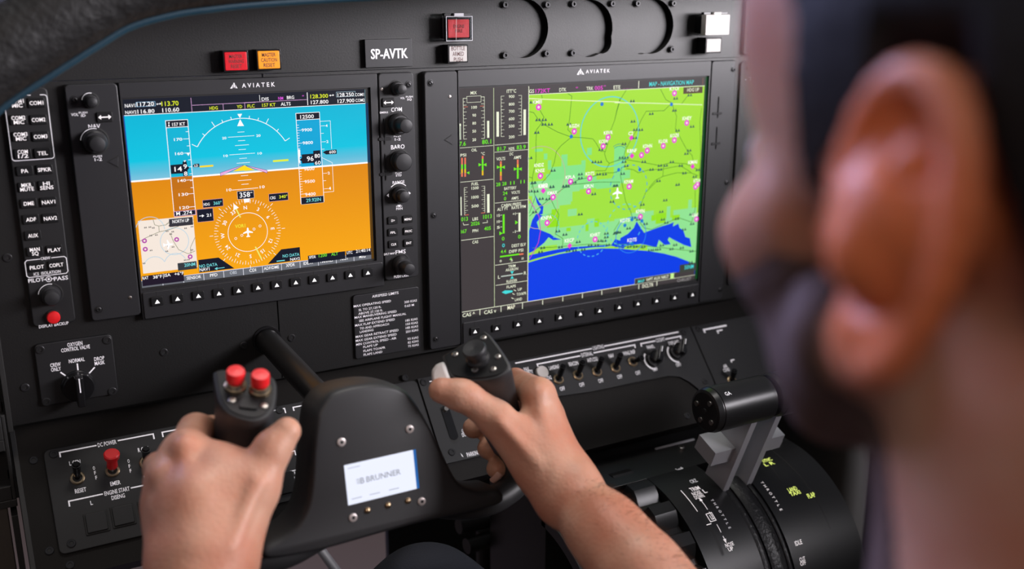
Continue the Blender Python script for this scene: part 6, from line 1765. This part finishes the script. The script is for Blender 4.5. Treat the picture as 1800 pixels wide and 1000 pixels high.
# --- ears
hd = _h0
for s_ in (-1, 1):
    ph = math.radians(3); pv = np.array([s_ * math.sin(ph), -math.cos(ph), 0]); nv_ = np.array([s_ * math.cos(ph), math.sin(ph), 0]); tb = math.radians(7)
    zv = np.array([0, 0, 1.]) * math.cos(tb) + pv * math.sin(tb); pv = pv * math.cos(tb) - np.array([0, 0, 1.]) * math.sin(tb)
    c0 = hd(s_ * 82, 0, 0) + pv * 15 + zv * 5 + nv_ * 2
    EM = np.stack([nv_, pv, zv], 1)

    def ep(p, z, n): return c0 + pv * p + zv * z + nv_ * n
    B.cone(hd(s_ * 62, -6, 4), ep(-2, 2, -3), 17, 15, 6)
    B.ell(ep(0, 2, -1), (4.0, 18, 31), 4, M=EM)
    rim = []
    for t in range(170, -76, -15):
        a_ = math.radians(t); k_ = .72 + .28 * (math.sin(a_) + 1) / 2 + .05
        rim.append((ep(18.5 * math.cos(a_) * k_, 31.5 * math.sin(a_) + 1, 2.2 + 2.5 * math.cos(a_)), 3.5 if t > -45 else 4.2))
    B.chain(rim, 2.5)
    B.cone(rim[0][0], ep(-6, 0, 0), 3.4, 2.4, 3)
    ah = [(ep(11 * math.cos(math.radians(t)) + .5, 19 * math.sin(math.radians(t)) - 1, 2.5), 2.9) for t in range(95, -95, -18)]
    B.chain(ah, 3)
    B.ell(ep(-3, -27, 0.5), (4.2, 9.5, 10), 5, M=EM)
    B.cone(ep(-14, -5, 2), ep(-13, 1, 2), 4.6, 4.2, 3)
    B.ell(ep(-3, -4, 4), (12, 10, 14), 2.5, M=EM, neg=True); B.cone(ep(-7, -6, 2), ep(-9, -6, -16), 7.5, 6, 2, neg=True); B.ell(ep(2, 19, 5), (5, 9, 6), 2.5, M=EM, neg=True)
# --- arms
LW = pt(352, 1028, 622); LE = np.array([-45., -575., -405.]); LS = np.array([-15., -760., -215.])
B.chain([(LS, 50), (LS * .45 + LE * .55, 44), (LE, 38), (LE * .6 + LW * .4, 37), (LE * .2 + LW * .8, 28), (LW, 26.5)], 18)
RW = pt(998, 866, 748); RE = np.array([372., -562., -432.]); RS = np.array([355., -760., -215.])
m1 = pt(1066, 936, 715); m2_ = pt(1122, 1002, 690)
B.chain([(RS, 50), (RS * .45 + RE * .55, 44), (RE, 38), (RE * .6 + m2_ * .4, 36), (m2_, 26), (m1, 23.5), (RW, 22)], 20)


def P3(px, py, t): return pt(px, py, t)


# --- left hand
L_ = lambda q: (pt(*q[:3]), q[3])
for ch in ([(368, 965, 622, 19), (326, 792, 656, 14)], [(350, 968, 620, 19), (294, 838, 650, 14)], [(334, 976, 622, 18), (286, 888, 648, 13)], [(320, 988, 626, 17), (290, 932, 648, 12)]):
    B.chain([(LW, 25)] + [L_(q) for q in ch], 13)
B.chain([L_((384, 862, 640, 21)), L_((350, 880, 632, 22))], 14); B.chain([L_((330, 806, 662, 13)), L_((385, 824, 652, 14)), L_((436, 830, 648, 13))], 12)
for ch in ([(326, 794, 658, 13.5), (344, 758, 690, 12), (372, 758, 712, 10.5), (430, 770, 724, 8.5)], [(294, 838, 650, 13), (280, 822, 694, 10.5), (345, 812, 724, 9.5), (408, 826, 716, 8.5)],
           [(286, 888, 648, 12.5), (278, 876, 690, 10), (342, 868, 718, 9), (400, 878, 712, 8)], [(290, 932, 648, 11.5), (284, 922, 684, 9), (340, 918, 706, 8), (386, 920, 704, 7.5)]):
    B.chain([L_(q) for q in ch], 3.5)
B.chain([L_((398, 968, 628, 20)), L_((448, 862, 644, 14.5))], 14); B.chain([L_((448, 862, 644, 14.5)), L_((478, 790, 652, 11.5)), L_((504, 758, 656, 9.2))], 6)
for a, e in (((360, 960, 604), (322, 790, 640)), ((345, 965, 602), (290, 838, 634)), ((330, 972, 604), (282, 886, 633))):
    B.cone(pt(*a), pt(*e), 2.0, 3.0, 8)
B.cone(pt(404, 962, 609), pt(452, 850, 631), 2.0, 3.2, 7)
B.ell(pt(326, 786, 643), (7, 7, 7), 9); B.ell(pt(288, 834, 637), (6.5, 6.5, 6.5), 9)
# --- right hand
for ch in ([(975, 835, 752, 17), (946, 694, 778, 13.5)], [(985, 838, 755, 17), (962, 732, 786, 13)], [(996, 842, 760, 16), (977, 773, 790, 12.5)], [(1002, 850, 764, 14), (990, 812, 790, 11.5)]):
    B.chain([(RW, 20)] + [L_(q) for q in ch], 13)
B.chain([L_((930, 768, 768, 16)), L_((950, 800, 760, 19))], 13)
for ch in ([(946, 694, 778, 13.5), (906, 670, 832, 10.5), (858, 692, 856, 9.5), (828, 705, 846, 8.5)], [(962, 732, 786, 13), (924, 722, 842, 10.5), (866, 738, 860, 9.5), (832, 752, 836, 8.8)],
           [(977, 773, 790, 12), (944, 768, 846, 10), (890, 778, 862, 9.5), (858, 788, 838, 9.2)], [(990, 812, 790, 11), (958, 808, 838, 9), (906, 814, 852, 8.4), (872, 824, 834, 8.2)]):
    B.chain([L_(q) for q in ch], 3.2)
B.chain([L_((948, 820, 752, 19)), L_((872, 736, 752, 13.5))], 13); B.chain([L_((872, 736, 752, 13.2)), L_((820, 697, 747, 11)), L_((808, 694, 746, 11)), L_((776, 686, 746, 9.6))], 5)
for a, e in (((978, 838, 733), (944, 700, 763)), ((990, 842, 736), (964, 735, 772)), ((1000, 846, 742), (980, 775, 777))):
    B.cone(pt(*a), pt(*e), 2.0, 2.6, 8)
B.cone(pt(946, 815, 734), pt(878, 740, 738), 2.0, 2.8, 7)
B.ell(pt(946, 690, 766), (6, 6, 6), 9); B.ell(pt(1022, 842, 738), (8, 8, 9), 10)

SEAT = thing('pilot_seat', 'black upholstered pilot seat under the bearded person', 'seat', FM, 170, -760, 720)
b = MBa(170, -760, 720); b.prism(rrect(-70, -860, 410, -775, 30, 6), 480, 960, LEATHER, 18); b.obj('seat_cushion', SEAT)
b = MBa(170, -760, 720); b.prism(rrect(0, -800, 340, -160, 50, 6), 925, 990, LEATHER, 18); b.obj('backrest', SEAT)
b = MBa(170, -760, 720); b.box(20, -980, 560, 320, -860, 900, GREYM, 4); b.obj('seat_base', SEAT)
PIL = thing('person', 'bearded person with short dark hair and jeans, gripping the yoke with both hands', 'person', FM, 170, -640, 780)
PO_ = (170, -780, -640)


def place_child(o):
    # body meshes are written in world axes around PO_; the parent frame is turned by 90 degrees
    o.matrix_basis = PIL.matrix_world.inverted() @ Matrix.Translation(Vector(PO_) * MM)


bpy.context.view_layer.update()
body, bco = B.grow('body', 2.3, SKIN, PO_, PIL)
place_child(body)


def shell(name, sel, off, m, inner=-1.0):
    """hair or cloth that follows the body: chosen faces lifted off the skin and closed"""
    me = body.data; bm = bmesh.new(); bm.from_mesh(me); bm.verts.ensure_lookup_table(); bm.normal_update()
    P = np.array([v.co[:] for v in bm.verts]) / MM + np.array(PO_); o_ = off(P); keep = sel(P)
    N_ = [v.normal.copy() for v in bm.verts]
    for v, n, q in zip(bm.verts, N_, o_): v.co += n * (q * MM)
    bmesh.ops.delete(bm, geom=[v for v, k in zip(list(bm.verts), keep) if not k], context='VERTS')
    d = bpy.data.meshes.new(name); bm.to_mesh(d); bm.free(); d.materials.clear(); d.materials.append(m)
    o = bpy.data.objects.new(name, d); COL.objects.link(o); o.parent = PIL; place_child(o)
    return o


def loc(P): return P - HO


def hair_depth(P):
    q = loc(P); x, y, z = np.abs(q[:, 0]), q[:, 1], q[:, 2]
    line = np.where(y > 48, 72 + (y - 48) * .12, np.where(y > 19, 36 + (y - 19) * 1.3, np.where(y > -4, 0.0, np.where(y > -22, 36.0, np.where(y > -44, 36 - (-22 - y) * 4.6, -70.0)))))
    inear = (x > 79) & (y < 14) & (z < 46) & (y > -42)
    return np.where(inear | (z < -84), -5, z - line)


shell('hair', lambda P: hair_depth(P) > -1.5, lambda P: np.clip(hair_depth(P) * .8, -.6, 9), HAIR)


def beard_depth(P):
    q = turn(loc(P), True); x, y, z = np.abs(q[:, 0]), q[:, 1], q[:, 2]
    top = np.where(y < 30, -14.0, np.where(y < 80, -14 - (y - 30) * .4, -34.0))
    d = np.minimum(top - z, z + 128); d = np.minimum(d, y - 6 + np.clip(-z - 60, 0, 60) * .25)
    mouth = (x < 18) & (y > 80) & (z > -62) & (z < -44)
    return np.where(mouth | ((x > 74) & (y < 14)), -5, d)


shell('beard', lambda P: beard_depth(P) > -1, lambda P: np.clip(beard_depth(P) * .3, -.3, 2.0), BEARD)
# clothes
S = Blob()
S.cone((170, -800, -660), (170, -790, -330), 122, 132, 30); S.cone((90, -775, -290), (250, -775, -290), 106, 106, 30); S.cone((5, -760, -212), (335, -760, -212), 60, 60, 30)
S.cone(LS, LS * .55 + LE * .45, 64, 56, 20); S.cone(RS, RS * .55 + RE * .45, 64, 56, 20)
S.cone(hd(0, -30, -165), hd(0, -38, -215), 62, 82, 15)
o, _ = S.grow('shirt', 7, SHIRT, PO_, PIL, it=4); place_child(o)
J = Blob(); J.cone((90, -790, -670), (250, -790, -670), 115, 115, 30)
for hx_, kx in ((95, 50), (235, 218)):
    kn_ = np.array([kx, -185., -452.]); J.cone((hx_, -770, -680), kn_ - np.array([0, 60, 12]), 98, 72, 30); J.cone(kn_ - np.array([0, 60, 12]), kn_, 72, 64, 20); J.cone(kn_, kn_ + np.array([0, 60, -400]), 62, 50, 20)


def cloth_noise(c):
    return c + np.stack([1.6 * np.sin(c[:, 1] * .05 + c[:, 2] * .09), 0 * c[:, 0], 2.2 * np.sin(c[:, 1] * .06 + 1.5 * np.sin(c[:, 0] * .05))], 1)


o, _ = J.grow('jeans', 5, DENIM, PO_, PIL, it=4, noise=cloth_noise); place_child(o)
for s_ in (-1, 1):
    bm = bmesh.new(); bmesh.ops.create_uvsphere(bm, u_segments=20, v_segments=14, radius=.0118); d = bpy.data.meshes.new('eye'); bm.to_mesh(d); bm.free(); d.materials.append(EYEW)
    o = bpy.data.objects.new('eye', d); COL.objects.link(o); o.parent = PIL; o.matrix_basis = PIL.matrix_world.inverted() @ Matrix.Translation(Vector(HO + turn((s_ * 32, 90.5, 8))) * MM)
# finger nails (right hand tips that show, both thumbs)
for (c, n_, along_, w, l) in ((pt(870, 831, 829), (-.1, -.9, -.4), (-.5, 0, -.8), 4.6, 5.5),):
    n_ = unit(n_); e = unit(np.array(along_) - n_ * (np.array(along_) @ n_)); f_ = np.cross(n_, e)
    b = MB(); vs = []
    for i in range(7):
        for j in range(7):
            u_, v_ = (i - 3) / 3, (j - 3) / 3; rr_ = 1 if abs(u_) < 1 or abs(v_) < 1 else .85
            p_ = c + e * l * u_ * rr_ + f_ * w * v_ * rr_ + n_ * (7.2 - 2.4 * v_ * v_ - .8 * u_ * u_); vs.append(tuple(p_ - np.array(PO_)))
    b.add(vs, [(i * 7 + j, i * 7 + j + 1, (i + 1) * 7 + j + 1, (i + 1) * 7 + j) for i in range(6) for j in range(6)], NAIL)
    o = b.obj('finger_nail', PIL, sharp=80); place_child(o)

# fine hair along the right forearm
rg = np.random.RandomState(3); b = MB(); HR = mat('arm_hair', (0.03, 0.015, 0.008), .7)
vco = bco; ax0 = RW; ax1 = m2_ + (m2_ - RW) * .6; dv = ax1 - ax0; L2 = dv @ dv; tt = ((vco - ax0) @ dv) / L2
rad_ = vco - (ax0 + tt[:, None] * dv); rl = np.linalg.norm(rad_, axis=1); cand = np.nonzero((tt > .12) & (tt < 1.15) & (rl < 40))[0]
side = unit(RT * .75 + UP * .75); wt = np.clip((rad_[cand] @ side) / rl[cand] + .15, 0, 1) ** 1.5; pick = rg.choice(cand, 900, p=wt / wt.sum())
dn = unit(dv)
for i in pick:
    p0_ = vco[i]; n_ = rad_[i] / rl[i]; L_h = rg.uniform(5, 9)
    d1 = unit(n_ * .55 - dn * rg.uniform(-.9, -.3) + rg.normal(0, .25, 3)); d2 = unit(d1 * .7 + dn * .5 + rg.normal(0, .2, 3)); q1_, q2_ = p0_ + d1 * L_h * .5, p0_ + d1 * L_h * .5 + d2 * L_h * .5
    sd = unit(np.cross(d1, FW)) * .07; o0_ = np.array(PO_)
    b.add([tuple(q - o0_) for q in (p0_ - n_ * .4 - sd, p0_ - n_ * .4 + sd, q1_ + sd * .8, q1_ - sd * .8, q2_)], [(0, 1, 2, 3), (3, 2, 4)], HR)
o = b.obj('arm_hair', PIL); o['kind'] = 'stuff'; place_child(o)
